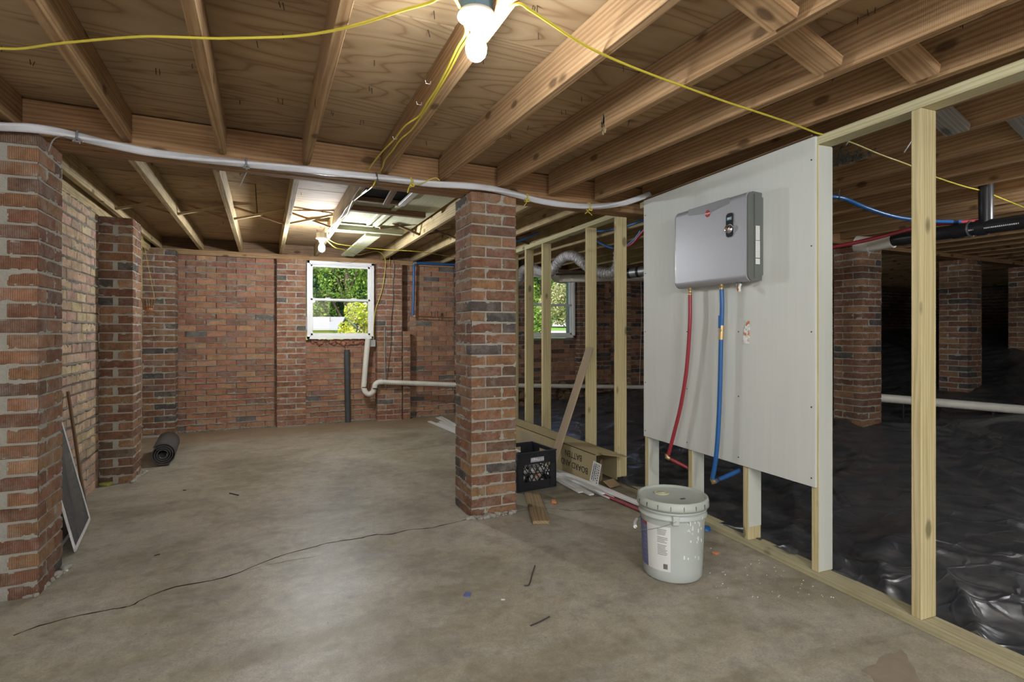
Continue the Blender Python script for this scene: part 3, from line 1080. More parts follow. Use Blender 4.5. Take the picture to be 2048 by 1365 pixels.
while x < 14:
    lumber('floor_joist', (x, girder_y(x) + .172, (ZB0 + ZB1) / 2), (x, 7.30, (ZB0 + ZB1) / 2), JT, ZB1 - ZB0 - .002, 'joist_back', 'one of the repeated pale floor joists over the crawl space behind the crawl girder', 'joist', 'crawl space joists behind the girder')
    x += .41

# girders: four plies each
for (xa, xb, lb) in ((-1.25, 3.28, 'built-up timber girder over the brick piers with the white cable along it'),
                     (3.30, 5.60, 'middle length of timber girder reaching the first crawl space pier'),
                     (5.61, 14.1, 'dark far length of timber girder crossing the crawl space piers')):
    g = empty('girder', (xa, girder_y(xa), 2.016), lb, 'girder')
    for j in range(4):
        oy = .021 + j * .0425
        dz = (0, .004, .002, .005)[j]
        segs = [xa, xb] if xb < 4 else ([xa, 5.5, xb] if xb < 6 else [xa, 9.4, xb])
        for q in range(len(segs) - 1):
            A, B = segs[q], segs[q + 1]
            lumber('girder_ply', (A, girder_y(A) + oy, 2.110 + dz), (B, girder_y(B) + oy, 2.110 + dz), .0405, .186, 'girder', parent=g)
        if xb > 4 and len(segs) == 2:
            pass

# ceiling: plywood sheets above the joists, their joints left open a little
ce = struct('ceiling', 'knotty plywood subfloor over the joists')
for r, (y0, y1, zz) in enumerate([(-3.2, -1.86, ZF1), (-1.85, -.64, ZF1), (-.63, .58, ZF1), (.59, 1.80, ZF1), (1.81, 3.36, ZF1)]):
    xo = -1.3 - (1.2 if r % 2 else 0)
    while xo < 14.3:
        x0, x1 = max(xo, -1.3), min(xo + 2.435, 14.3)
        if x1 - x0 > .1:
            v, f = cbox(x1 - x0, y1 - y0, .018, .001)
            me = bpy.data.meshes.new('plywood_sheet')
            me.from_pydata(v, [], f)
            me.materials.append(M['plywood'])
            link('plywood_sheet', me, ce, Matrix.Translation(((x0 + x1) / 2, (y0 + y1) / 2, zz + .009)))
        xo += 2.44
for r, (y0, y1) in enumerate([(3.20, 4.40), (4.41, 5.61), (5.62, 7.4)]):
    xo = -1.3 - (1.2 if r % 2 else 0)
    while xo < 14.3:
        x0, x1 = max(xo, -1.3), min(xo + 2.435, 14.3)
        if x1 - x0 > .1:
            v, f = cbox(x1 - x0, y1 - y0, .018, .001)
            me = bpy.data.meshes.new('plywood_sheet')
            me.from_pydata(v, [], f)
            me.materials.append(M['plywood'])
            link('plywood_sheet', me, ce, Matrix.Translation(((x0 + x1) / 2, (y0 + y1) / 2, ZB1 + .009 + (.0 if y0 > 3.3 else .0))))
        xo += 2.44
MB().box((6.4, 2.1, 2.33), (15.6, 10.8, .10)).build('floor_deck_above', M['dark_wood'], ce)
# nail points coming through the plywood
nl = MB()
for i in range(230):
    fb = RNG.random() < .6
    x = RNG.uniform(-1.1, 2.6)
    y = RNG.uniform(.9, 3.0) if fb else RNG.uniform(3.5, 6.9)
    z = ZF1 if fb else ZB1
    if any(abs(x - e[0]) < .05 for e in ends) and fb:
        continue
    if (not fb) and .6 < x < 1.4:
        continue
    for q in range(RNG.choice([1, 2])):
        x2, y2 = x + q * .012, y + RNG.uniform(-.01, .01)
        nl.tube([(x2, y2, z + .002), (x2 + RNG.uniform(-.006, .006), y2 + RNG.uniform(-.006, .006), z - RNG.uniform(.014, .026))], .0014, 4)
o = nl.build('nail_points', M['nail'], ce)
o['kind'] = 'stuff'

# plates and band along the tops of the walls
lumber('sill_plate', (-1.25, 7.245, 2.0625), (2.39, 7.245, 2.0625), .13, .06, 'joist', 'long wooden sill plate on top of the back brick wall', 'sill plate')
lumber('sill_plate', (2.40, 7.245, 2.0625), (14.1, 7.245, 2.0625), .13, .06, 'dark_wood', 'sill plate on top of the crawl space back wall', 'sill plate')
lumber('rim_board', (-1.25, 7.345, 2.164), (14.1, 7.345, 2.164), .08, .139, 'dark_wood', 'dark rim board closing the joist ends above the back wall', 'board')
lumber('sill_plate', (WX - .075, -3, 2.041), (WX - .075, 7.1, 2.041), .13, .038, 'joist_back', 'sill plate along the top of the left brick wall', 'sill plate')
lumber('rim_board', (WX - .035, -3, 2.135), (WX - .035, 7.1, 2.135), .035, .145, 'joist_back', 'rim board above the left wall', 'board')

# cross bridging in the back bay
bb = [-1.085, -.67, -.26, .18, .585]
ordn = ['first', 'second', 'third', 'fourth']
for i in range(4):
    xa, xb = bb[i] + .019, bb[i + 1] - .019
    yy = 5.16 + .02 * i
    lumber('bridging_strut', (xa, yy, 2.112), (xb, yy, 2.222), .035, .018, 'joist_back', 'thin bridging strut rising to the right in the %s bay from the left wall' % ordn[i], 'strut', 'cross bridging of the back joists')
    lumber('bridging_strut', (xa, yy + .04, 2.222), (xb, yy + .04, 2.112), .035, .018, 'joist', 'thin bridging strut falling to the right in the %s bay from the left wall' % ordn[i], 'strut', 'cross bridging of the back joists')
for (xa, za, xb, zb, nm) in ((1.0, 2.14, 1.40, 2.222, 'rising toward'), (1.12, 2.2, 1.40, 2.112, 'falling toward')):
    lumber('bridging_strut', (xa, 5.25, za), (xb, 5.25 + .03, zb), .03, .018, 'dark_wood', 'short bridging strut %s the wide yellowish back joist' % nm, 'strut', 'cross bridging of the back joists')
for x in (1.44, 1.85, 2.27):
    for q, (za, zb) in enumerate(((2.112, 2.222), (2.222, 2.112))):
        lumber('bridging_strut', (x, 5.3 + .04 * q, za), (x + .37, 5.3 + .04 * q, zb), .03, .018, 'dark_wood', 'thin bridging strut in the dim bays behind the middle pier', 'strut', 'dim cross bridging behind the middle pier')

def ordinal(n):
    base = ['zeroth', 'first', 'second', 'third', 'fourth', 'fifth', 'sixth', 'seventh', 'eighth', 'ninth', 'tenth', 'eleventh', 'twelfth', 'thirteenth', 'fourteenth', 'fifteenth', 'sixteenth', 'seventeenth', 'eighteenth', 'nineteenth', 'twentieth']
    if n <= 20:
        return base[n]
    return 'thirtieth' if n == 30 else ('twenty-' + base[n - 20] if n < 30 else 'thirty-' + base[n - 30])


for grp, txt in (('crawl space joists before the girder', '%s brown joist past the stud partition, on the near side of the crawl girder'), ('crawl space joists behind the girder', '%s pale joist past the stud partition, on the far side of the crawl girder'), ('dim cross bridging behind the middle pier', '%s thin strut, left to right, of the dim bridging behind the middle pier')):
    for n_, o_ in enumerate([o for o in COL.objects if o.get('group') == grp]):
        o_['label'] = txt % ordinal(n_ + 1)

# blocks between the near right joists
for (xa, xb, yy, mt, lab) in (
        (1.04, 1.405, 1.13, 'joist', 'slanted bridging block touching the top edge of the picture'),
        (1.445, 1.79, 1.26, 'joist', 'slanted bridging block between the gouged joist and the bright-banded joist'),
        (1.85, 2.16, 1.157, 'joist', 'slanted bridging block just above the pale top plate'),
        (2.53, 2.862, 1.40, 'grey_board', 'grey bridging block with a pale sawn end, just past the tall bare stud'),
        (2.91, 3.245, 1.27, 'grey_board', 'grey bridging block cut by the right edge of the picture')):
    lumber('bridging_block', (xa, yy, 2.19), (xb, yy, 2.075 + (.0 if mt == 'joist' else -.01)), .095, .036, mt, lab, 'block')
# splintered gouge on the joist
g = MB()
gp = at(1206, 250, X=1.385)
for i in range(16):
    a = RNG.uniform(-.02, .02)
    g.box((gp.x + .0, gp.y + a, gp.z + RNG.uniform(-.035, .035)), (.008, RNG.uniform(.003, .008), RNG.uniform(.015, .05)), rotm(RNG.uniform(-.4, .4)))
tag(g.build('splintered_gouge', M['floor_board']), 'pale splintered gouge on the side of a front ceiling joist', 'wood splinter')

# boarded-up bay in front of the window
lumber('patch_board', (1.19, 3.40, 2.205), (1.19, 5.9, 2.205), .34, .02, 'fibreboard', 'wide pale board patching the bay beside the wide yellowish joist', 'board')
lumber('patch_board', (.80, 4.45, 2.205), (.80, 5.95, 2.205), .37, .02, 'fibreboard', 'pale grooved board patching the bay beside the far lamp joist', 'board')
lumber('felt_sheet', (.82, 3.35, 2.222), (.82, 4.42, 2.222), .42, .008, 'felt', 'black felt showing in the opening of the patched bay', 'felt')
lumber('cleat', (.61, 4.62, 2.17), (1.28, 4.66, 2.17), .06, .045, 'dark_wood', 'upper dark-edged cleat across the pale patch boards', 'cleat')
lumber('cleat', (.61, 5.42, 2.15), (1.27, 5.46, 2.15), .06, .05, 'fibreboard', 'lower pale cleat across the patch boards, nearest the window', 'cleat')
lumber('cleat', (.61, 4.36, 2.19), (1.0, 4.38, 2.19), .05, .035, 'dark_wood', 'short dark cleat at the edge of the black felt opening', 'cleat')
lumber('strip_board', (1.0, 4.38, 2.185), (.98, 5.4, 2.185), .045, .02, 'fibreboard', 'narrow pale strip between the patch boards', 'strip')
lumber('strip_board', (1.02, 3.42, 2.19), (1.0, 4.34, 2.17), .05, .02, 'trim_white', 'bright white strip at the side of the black felt opening', 'strip')
lumber('loose_flap', (.86, 3.8, 2.21), (.88, 4.36, 2.165), .05, .015, 'dark_wood', 'brown wood sliver hanging in the black felt opening', 'wood sliver')
lumber('strip_board', (.92, 4.68, 2.187), (.91, 5.4, 2.187), .03, .016, 'fibreboard', 'second narrow pale strip beside the first', 'strip')
lumber('flat_board', (.975, 5.47, 2.105), (.925, 6.9, 2.085), .15, .02, 'fibreboard', 'bright cream flat board pointing down toward the window top', 'board')

# ------------------------------------------------------------------ stud partition
s_of = lambda y: (y - 1.247) / PA[1]
lumber('bottom_plate', pp(-1.75, -.0445, .019), pp(s_of(5.75), -.0445, .019), .089, .038, 'dusty_plate', 'long pale treated bottom plate of the stud partition on the slab edge', 'plate')
lumber('top_plate', pp(-1.75, -.0445, 2.037), pp(s_of(3.10), -.0445, 2.037), .089, .040, 'plate', 'pale near top plate of the stud partition under the ceiling joists', 'plate')
lumber('top_plate', pp(s_of(3.40), -.0445, 2.04), pp(s_of(5.75), -.0445, 2.04), .089, .040, 'plate', 'pale far top plate of the stud partition, running behind the middle pier', 'plate')
studs = [(1.247, 0, 'tall bare pale stud standing alone at the right with the grain showing'),
         (1.69, 1, 'white painted stud at the right edge of the white panel'),
         (2.11, 1, 'white painted stud with a bare foot, below the panel and behind the bucket'),
         (2.552, 1, 'white painted stud behind the bucket where the red pipe turns'),
         (3.0, 1, 'white painted stud under the far edge of the panel'),
         (3.396, 0, 'bare knotty stud beside the open end of the cardboard box'),
         (3.843, 0, 'bare stud with the leaning tan board against it'),
         (4.725, 0, 'bare mottled stud crossing the middle of the second window'),
         (5.153, 0, 'bare stud with dark knots at the left side of the second window'),
         (5.58, 0, 'bare stud mostly hidden behind the middle brick pier')]
for i, (y, painted, lab) in enumerate(studs):
    s0 = s_of(y) + .019
    z0, z1 = .038, 2.016 if y < 3.2 else 2.019
    o = empty('wall_stud', pp(s0, -.0445, z0), lab, 'stud', 'studs of the partition')
    lumber('stud_post', pp(s0, -.0445, z0), pp(s0, -.0445, z1), .038, .089, 'stud', parent=o, up=(PN[0], PN[1], 0))
    if painted:
        # the side toward the camera is painted, the narrow edge left bare
        v, f = cbox(.0015, .086, z1 - z0 - (.07 if i == 2 else .01))
        mb = MB()
        r4 = PFR.to_4x4()
        c = pp(s0 - .0198, -.0445, (z0 + z1) / 2 + (.035 if i == 2 else 0))
        mb.add(v, f, Matrix.Translation(c) @ r4)
        mb.build('paint_coat', M['stud_paint'], o)

# white plywood panel
pan = empty('plywood_panel', pp(s_of(2.36), .006, .43), 'large white painted plywood panel screwed to the studs', 'panel')
y0, y1 = s_of(1.697), s_of(3.035)
MB().add(*cbox(y1 - y0, .012, 2.056 - .43, .001), Matrix.Translation(pp((y0 + y1) / 2, .0062, (2.056 + .43) / 2)) @ PFR.to_4x4()).build('panel_sheet', M['panel_paint'], pan)
e = MB()
for sx in (y0 + .02, (y0 + y1) / 2 - .2, (y0 + y1) / 2 + .22, y1 - .02):
    for zz in (.47, .8, 1.15, 1.55, 1.95):
        if sx not in (y0 + .02, y1 - .02) and zz > 1.2:
            continue
        p = pp(sx, .0135, zz)
        e.add(*cbox(.005, .003, .006), Matrix.Translation(p) @ PFR.to_4x4())
o = e.build('screw_heads', M['black_print'], pan)
o['kind'] = 'stuff'
hole = MB()
hp = at(1494, 666, o=.013)
for i in range(14):
    v, f = cbox(RNG.uniform(.008, .022), .005, RNG.uniform(.008, .03))
    hole.add(v, f, Matrix.Translation(hp + Vector((0, RNG.uniform(-.012, .012), RNG.uniform(-.05, .05)))) @ PFR.to_4x4() @ rotm(0, RNG.uniform(-.6, .6), 0).to_4x4())
hole.build('chipped_patch', M['orange_chip'], pan)
hole = MB()
for i in range(18):
    v, f = cbox(RNG.uniform(.008, .02), .006, RNG.uniform(.006, .02))
    hole.add(v, f, Matrix.Translation(hp + Vector((0, RNG.uniform(-.016, .016), RNG.uniform(-.055, .055)))) @ PFR.to_4x4() @ rotm(0, RNG.uniform(-.6, .6), 0).to_4x4())
hole.build('plaster_filler', M['paint_drip'], pan)
# dark strip standing in for the shade in the gap over the panel
lumber('gap_shade_strip', pp(y0 + .02, .006, 2.066), pp(y1, .004, 2.068), .010, .010, 'dark_wood', 'dark strip standing in for the shade in the gap above the white panel', 'strip')

# ------------------------------------------------------------------ tankless water heater
hs0, hs1 = s_of(2.012), s_of(2.583)     # right and left end along the partition
hz0, hz1 = 1.412, 1.868
OB = .013
ht = empty('water_heater', pp((hs0 + hs1) / 2, OB, hz0), 'silver wall-hung tankless water heater with a round red badge', 'water heater')
FR4 = PFR.to_4x4()


def hprofile(d, z0, z1, r):
    pts = [(OB, z0 + .004), (OB + d - r, z0)]
    for k in range(1, 7):
        a = -math.pi / 2 + k / 7 * math.pi / 2
        pts.append((OB + d - r + r * math.cos(a), z0 + r + r * math.sin(a)))
    pts.append((OB + d, z0 + r))
    pts.append((OB + d, z1 - r))
    for k in range(1, 7):
        a = k / 7 * math.pi / 2
        pts.append((OB + d - r + r * math.cos(a), z1 - r + r * math.sin(a)))
    pts += [(OB + d - r, z1), (OB, z1 - .004)]
    return pts


def along(poly, sa, sb, mb):
    """profile in (o, z), extruded along the partition from sa to sb"""
    n = len(poly)
    V = [pp(sa, p, q) for p, q in poly] + [pp(sb, p, q) for p, q in poly]
    Fs = [(i, n + i, n + (i + 1) % n, (i + 1) % n) for i in range(n)] + [tuple(range(n)), tuple(reversed(range(n, 2 * n)))]
    return mb.add(V, Fs)


along(hprofile(.098, hz0, hz1, .03), hs0 + .003, hs1 - .016, MB()).build('front_cover', M['heater_silver'], ht)


def capshape(sa, sb, d):
    """end cap with corners rounded in the (o, z) plane, a little proud of the cover at its back"""
    mb = MB()
    along(hprofile(d, hz0 - .001, hz1 + .001, .036), sa, sb, mb)
    return mb


capshape(hs0 - .006, hs0 + .003, .092).build('right_end_cap', M['heater_grey'], ht)['label'] = 'dark grey right end cap'
along([(OB, hz0 + .03), (OB, hz1 - .03), (OB + .055, hz1 - .012), (OB + .055, hz0 + .012)], hs0 - .014, hs0 - .006, MB()).build('end_cap_step', M['heater_grey'], ht)
capshape(hs1 - .016, hs1, .090).build('left_end_cap', M['heater_grey'], ht)['label'] = 'dark grey left end cap'


def onfront(s, z, w, h, t=.002, o=None, r=0.0):
    """thin plate on the front of the heater"""
    v, f = cbox(w, t, h, r)
    return v, f, Matrix.Translation(pp(s, (OB + .098 + t / 2) if o is None else o, z)) @ FR4


def froms(px, py):
    p = at(px, py, o=OB + .1)
    return (p.x - PB[0]) * PA[0] + (p.y - PB[1]) * PA[1], p.z


band = MB()
bp = [froms(*q) for q in [(1376.5, 420), (1458, 395), (1458.5, 407), (1418, 427), (1376.5, 432.5)]]
n = len(bp)
V = [pp(s, OB + .0975, z) for s, z in bp] + [pp(s, OB + .0995, z) for s, z in bp]
band.add(V, [tuple(range(n, 2 * n)), tuple(reversed(range(n)))] + [(i, (i + 1) % n, n + (i + 1) % n, n + i) for i in range(n)])
band.build('name_band', M['heater_band'], ht)
s, z = froms(1415, 427.5)
NF = Matrix(((PA[0], 0, PN[0]), (PA[1], 0, PN[1]), (0, 1, 0))).to_4x4()   # local z -> room normal
# local x must run to the viewer's right, i.e. toward -PA
NF = Matrix(((-PA[0], 0, PN[0]), (-PA[1], 0, PN[1]), (0, 1, 0))).to_4x4()
badge = MB().lathe([(.0195, 0), (.0195, .002), (.018, .003)], 28, Matrix.Translation(pp(s, OB + .0985, z)) @ NF).build('round_badge', M['red_badge'], ht)


def text(body, size, loc, rot4, mat, parent, name='lettering', align='CENTER', shear=0.0, extr=.0003, sx=1.0, bold=0.0):
    cu = bpy.data.curves.new(name, 'FONT')
    cu.body = body
    cu.size = size
    cu.align_x = align
    cu.align_y = 'CENTER'
    cu.extrude = extr
    cu.shear = shear
    cu.offset = bold
    cu.resolution_u = 3
    cu.materials.append(M[mat])
    tmp = bpy.data.objects.new('tmp', cu)
    COL.objects.link(tmp)
    dg = bpy.context.evaluated_depsgraph_get()
    me = bpy.data.meshes.new_from_object(tmp.evaluated_get(dg))
    me.name = name
    bpy.data.objects.remove(tmp)
    return link(name, me, parent, Matrix.Translation(loc) @ rot4 @ Matrix.Diagonal((sx, 1, 1, 1)))


text('Rheem', .014, pp(s, OB + .1022, z), NF, 'white_print', badge, 'badge_lettering', shear=.35)
# control panel
s1, z1_ = froms(1459.5, 450.5)
cp = MB()
poly = []
w2, h2, r2 = .0255, .062, .017
for cx, cy, a0 in ((w2 - r2, h2 - r2, 0), (-w2 + r2, h2 - r2, 90), (-w2 + r2, -h2 + r2, 180), (w2 - r2, -h2 + r2, 270)):
    for k in range(6):
        a = math.radians(a0 + k * 18)
        poly.append((cx + r2 * math.cos(a), cy + r2 * math.sin(a)))
cp.prism(poly, 0, .004, Matrix.Translation(pp(s1, OB + .098, z1_)) @ NF)
ctl = cp.build('control_panel', M['control_black'], ht)
rim = MB()
rim.tube([Matrix.Translation(pp(s1, OB + .100, z1_)) @ NF @ Vector((x * 1.07, y * 1.03, 0)) for x, y in poly], .0016, 6, closed=True)
rim.build('panel_rim', M['heater_band'], ctl)
MB().add(*onfront(s1, z1_ + .034, .034, .017, .002, OB + .1035)).build('display', M['display'], ctl)
text('88.8', .0135, pp(s1, OB + .1052, z1_ + .034), NF, 'white_print', ctl, 'display_digits')
MB().lathe([(.0225, 0), (.0225, .004), (.0185, .006), (.0165, .016), (.0165, .020), (.012, .022), (.001, .0215)], 32, Matrix.Translation(pp(s1 + .001, OB + .102, z1_ - .022)) @ NF).build('dial_knob', M['chrome'], ctl)
rr = MB()
for k in range(9):
    a = math.radians(20 + k * 17.5)
    rr.add(*cbox(.004, .0025, .001), Matrix.Translation(pp(s1, OB + .1025, z1_ - .022)) @ NF @ Matrix.Translation((.0245 * math.cos(a), .0245 * math.sin(a), 0)) @ Matrix.Rotation(a + 1.57, 4, 'Z'))
o = rr.build('dial_marks', M['white_print'], ctl)
o['kind'] = 'stuff'
# labels on the right end
EF = Matrix(((PN[0], 0, -PA[0]), (PN[1], 0, -PA[1]), (0, 1, 0)))
EF = Matrix(((-PN[0], 0, -PA[0]), (-PN[1], 0, -PA[1]), (0, 1, 0))).to_4x4()   # local z -> toward camera, x -> viewer's right


def endlabel(o_, z_, w, h, name, lines):
    mb = MB().prism([(-w / 2, -h / 2), (w / 2, -h / 2), (w / 2, h / 2), (-w / 2, h / 2)], 0, .0008, Matrix.Translation(pp(hs0 - .0142, o_, z_)) @ EF)
    l = mb.build(name, M['label_white'], ht)
    pr = MB()
    for q in range(lines):
        zz = z_ + h / 2 - (q + .8) * h / (lines + .6)
        ww = w * RNG.uniform(.5, .8)
        pr.prism([(-ww / 2, -h * .006), (ww / 2, -h * .006), (ww / 2, h * .006), (-ww / 2, h * .006)], 0, .0011, Matrix.Translation(pp(hs0 - .0142, o_, zz)) @ EF)
    o = pr.build('small_print', M['grey_print'], l)
    o['kind'] = 'stuff'


endlabel(OB + .037, 1.655, .026, .074, 'warning_label', 9)
endlabel(OB + .037, 1.572, .028, .086, 'rating_label', 10)
endlabel(OB + .037, 1.510, .028, .028, 'small_label', 0)
# fittings under the heater


def elbow(p, r=.014, mat='brass', name='elbow_fitting', parent=None):
    return MB().lathe([(r * .3, -r), (r, -r * .6), (r, r * .6), (r * .3, r)], 12, Matrix.Translation(p)).build(name, M[mat], parent)


def fit(px, py, o_):
    p = at(px, py, o=o_)
    return p


RO = OB + .050
r_top = fit(1380, 575, RO); r_top.z = hz0
b_top = fit(1443, 570, RO); b_top.z = hz0
for p in (r_top, b_top):
    MB().lathe([(.013, 0), (.013, -.012), (.010, -.014), (.010, -.03), (.012, -.032), (.012, -.042)][::-1], 14, Matrix.Translation(p)).build('pipe_connector', M['brass'], ht)
# dangling cable stub and clamp under the heater
cs = at(1478, 560, o=OB + .045)
cl = MB().tube([(cs.x, cs.y, hz0 + .002), (cs.x, cs.y + .0, hz0 - .022)], .016, 12).build('cable_clamp', M['heater_grey'], ht)
MB().tube(catmull([(cs.x, cs.y, hz0 - .015), (cs.x - .01, cs.y - .004, hz0 - .032), (cs.x - .016, cs.y - .016, hz0 - .045)]), .009, 8).build('foam_plug', M['basket'], ht)
MB().tube(catmull([(cs.x - .002, cs.y - .012, hz0 - .01), (cs.x - .012, cs.y - .014, hz0 - .03), (cs.x - .016, cs.y - .020, hz0 - .05)]), .007, 8).build('caulk', M['paint_drip'], ht)

# red supply pipe
rp = empty('red_pipe', r_top - Vector((0, 0, .04)), 'red plastic water pipe hanging from the left of the heater', 'pipe')
mid = [Vector((r_top.x, r_top.y, r_top.z - .03)), fit(1379.5, 650, RO), fit(1373, 740, RO - .005), fit(1362, 810, RO - .005), fit(1350, 860, RO), fit(1337, 910, RO + .01)]
MB().tube(catmull(mid), .0115, 12).build('pipe_run', M['pex_red'], rp)
e1, e2, e3 = fit(1334, 915, RO + .012), fit(1379, 938, -.02), fit(1396, 903, -.09)
MB().tube([e1 + Vector((0, 0, .02)), e1, e1 + (e2 - e1) * .12], .0135, 10).build('brass_elbow', M['brass'], rp)
MB().tube([e1 + (e2 - e1) * .1, e1 + (e2 - e1) * .92], .0105, 12).build('pipe_run', M['pex_red'], rp)
MB().tube([e1 + (e2 - e1) * .93, e2, e2 + (e3 - e2) * .12], .0135, 10).build('brass_elbow', M['brass'], rp)
MB().tube([e2 + (e3 - e2) * .1, e3], .0105, 12).build('pipe_run', M['pex_red'], rp)
for p, q in ((e1, e2),):
    MB().tube([p + (q - p) * .15, p + (q - p) * .20], .0125, 12).build('crimp_ring', M['crimp'], rp)
MB().tube([e2 + (e3 - e2) * .16, e2 + (e3 - e2) * .24], .0125, 12).build('crimp_ring', M['crimp'], rp)
# blue supply pipe
bpipe = empty('blue_pipe', b_top - Vector((0, 0, .04)), 'blue plastic water pipe with a brass valve hanging from the middle of the heater', 'pipe')
v1, v2 = fit(1443, 655, RO), fit(1442, 676, RO)
MB().tube(catmull([Vector((b_top.x, b_top.y, b_top.z - .03)), fit(1444, 610, RO), v1]), .0125, 12).build('pipe_run', M['pex_blue'], bpipe)
MB().tube([v1 + Vector((0, 0, .01)), v2 - Vector((0, 0, .01))], .015, 12).build('valve_body', M['brass'], bpipe)
MB().box(v1 + Vector((-.014, .0, .03)), (.006, .014, .07)).build('valve_handle', M['pex_blue'], bpipe)
MB().tube([v1 + Vector((-.014, 0, -.018)), v1 + Vector((.0, 0, -.018))], .011, 8).build('valve_stem', M['brass'], bpipe)
b1 = fit(1425, 958, RO)
MB().tube(catmull([v2, fit(1440, 770, RO), fit(1437, 850, RO), fit(1432, 915, RO), b1]), .0125, 12).build('pipe_run', M['pex_blue'], bpipe)
b2 = fit(1481, 941, -.035)
b1e = fit(1426, 965, RO - .005)
MB().tube([b1, b1e, b1e + (b2 - b1e) * .12], .0145, 10).build('brass_elbow', M['brass'], bpipe)
MB().tube([b1e + (b2 - b1e) * .1, b2], .0125, 12).build('pipe_run', M['pex_blue'], bpipe)
MB().tube([b1e + (b2 - b1e) * .2, b1e + (b2 - b1e) * .26], .0142, 12).build('crimp_ring', M['crimp'], bpipe)

# ------------------------------------------------------------------ bucket
bc = at(1346, 1150, z=0)
bc = Vector((1.775, 2.045, 0))
bk = empty('paint_bucket', bc, 'grey lidded plastic bucket with a torn white label and a wire handle', 'bucket')
T = Matrix.Translation(bc)
MB().lathe([(.001, .002), (.128, .002), (.134, .010), (.137, .05), (.148, .285), (.150, .29), (.158, .292), (.158, .300), (.151, .302), (.151, .318), (.158, .320), (.158, .327), (.152, .329), (.153, .345)], 56, T).build('bucket_body', M['bucket'], bk)
lid = MB().lathe([(.152, .338), (.166, .334), (.168, .345), (.163, .372), (.158, .375), (.154, .374), (.150, .366), (.146, .364), (.001, .367)], 56, T).build('lid', M['bucket_lid'], bk)
sp = bc + Vector((-.02, .055, .366))
MB().lathe([(.036, 0), (.036, .004), (.032, .005), (.029, .002), (.020, .002), (.018, .006), (.001, .0065)], 26, Matrix.Translation(sp)).build('spout_cap', M['spout_cap'], lid)
MB().box(bc + Vector((.01, -.06, .3668)), (.026, .011, .002)).build('lid_slot', M['wire_dark'], lid)
sl = MB()
for k in range(18):
    a = math.radians(k * 20 + 7)
    sl.box(bc + Vector((.1675 * math.cos(a), .1675 * math.sin(a), .352)), (.003, .002, .020), rotm(rz=a))
o = sl.build('tear_slots', M['wire_dark'], lid)
o['kind'] = 'stuff'


def wrap(a0, a1, z0, z1, r0, r1, mat, name, parent, off=.0012, zf=None, n=18):
    """a strip wrapped on the bucket, angles in degrees; radius interpolates with height"""
    a = np.radians(np.linspace(a0, a1, n))
    V = []
    for t in (z0, z1):
        r = r0 + (r1 - r0) * (t - .05) / .235 + off
        V += [(bc.x + r * math.cos(q), bc.y + r * math.sin(q), t) for q in a]
    Fs = [(i, i + 1, n + i + 1, n + i) for i in range(n - 1)]
    return MB().add(V, Fs, None, True).build(name, M[mat], parent)


# angle that faces the camera
fa = math.degrees(math.atan2(-bc.y, -bc.x))
lb = wrap(fa - 66, fa - 3, .055, .262, .137, .148, 'label_white', 'paper_label', bk)
wrap(fa - 110, fa - 50, .055, .262, .137, .148, 'label_blue', 'label_blue_field', lb, .0016)['label'] = 'blue field of the label'
wrap(fa - 66, fa - 50, .248, .262, .137, .148, 'label_red', 'label_red_field', lb, .002)
pr = MB()
for k in range(17):
    z = .245 - k * .0072
    if k in (4, 9):
        continue
    a1 = fa - 8 - RNG.uniform(0, 5)
    a = np.radians(np.linspace(fa - 27, a1, 7))
    V = []
    for t in (z, z + .003):
        r = .137 + .011 * (t - .05) / .235 + .0018
        V += [(bc.x + r * math.cos(q), bc.y + r * math.sin(q), t) for q in a]
    pr.add(V, [(i, i + 1, 7 + i + 1, 7 + i) for i in range(6)])
for k in range(8):
    z = .235 - k * .021
    a = np.radians(np.linspace(fa - 63, fa - 52, 4))
    V = []
    for t in (z, z + .006):
        r = .137 + .011 * (t - .05) / .235 + .0022
        V += [(bc.x + r * math.cos(q), bc.y + r * math.sin(q), t) for q in a]
    pr.add(V, [(i, i + 1, 5 + i, 4 + i) for i in range(3)])
o = pr.build('small_print', M['grey_print'], lb)
o['kind'] = 'stuff'
br = MB()
for k in range(9):
    a0 = fa - 16 + k * .9
    a = np.radians([a0, a0 + (.5 if k % 3 else .7)])
    V = []
    for t in (.066, .09):
        r = .137 + .011 * (t - .05) / .235 + .0020
        V += [(bc.x + r * math.cos(q), bc.y + r * math.sin(q), t) for q in a]
    br.add(V, [(0, 1, 3, 2)])
o = br.build('bar_code', M['black_print'], lb)
o['kind'] = 'stuff'
dr = MB()
for i in range(26):
    a = math.radians(fa + RNG.uniform(20, 62))
    z = RNG.choice([.298, .29, .27, .24, .25, .2, .12]) + RNG.uniform(-.01, .01)
    r = .138 + .011 * (z - .05) / .235 + .001 if z < .288 else .1585
    s = RNG.uniform(.003, .008)
    dr.box((bc.x + r * math.cos(a), bc.y + r * math.sin(a), z), (s, .003, s * RNG.uniform(1, 3)), rotm(rz=a + 1.57), .0008)
o = dr.build('paint_drips', M['paint_drip'], bk)
o['kind'] = 'stuff'
ea = math.radians(fa + 6)
ear1 = bc + Vector((.160 * math.cos(ea), .160 * math.sin(ea), .298))
ear2 = bc - Vector((.160 * math.cos(ea), .160 * math.sin(ea), -.298))
MB().box(ear1, (.030, .012, .042), rotm(rz=ea + 1.57), .003).build('handle_ear', M['bucket'], bk)
MB().box(ear2, (.030, .012, .042), rotm(rz=ea + 1.57), .003).build('handle_ear', M['bucket'], bk)
side = Vector((math.cos(ea - math.pi / 2), math.sin(ea - math.pi / 2), 0))
hp_ = []
for k in range(25):
    t = math.pi * k / 24
    c = (ear1 + ear2) / 2 + (ear1 - ear2) / 2 * math.cos(t) * 1.05
    hp_.append(c + side * .175 * math.sin(t) - Vector((0, 0, .085)) * math.sin(t))
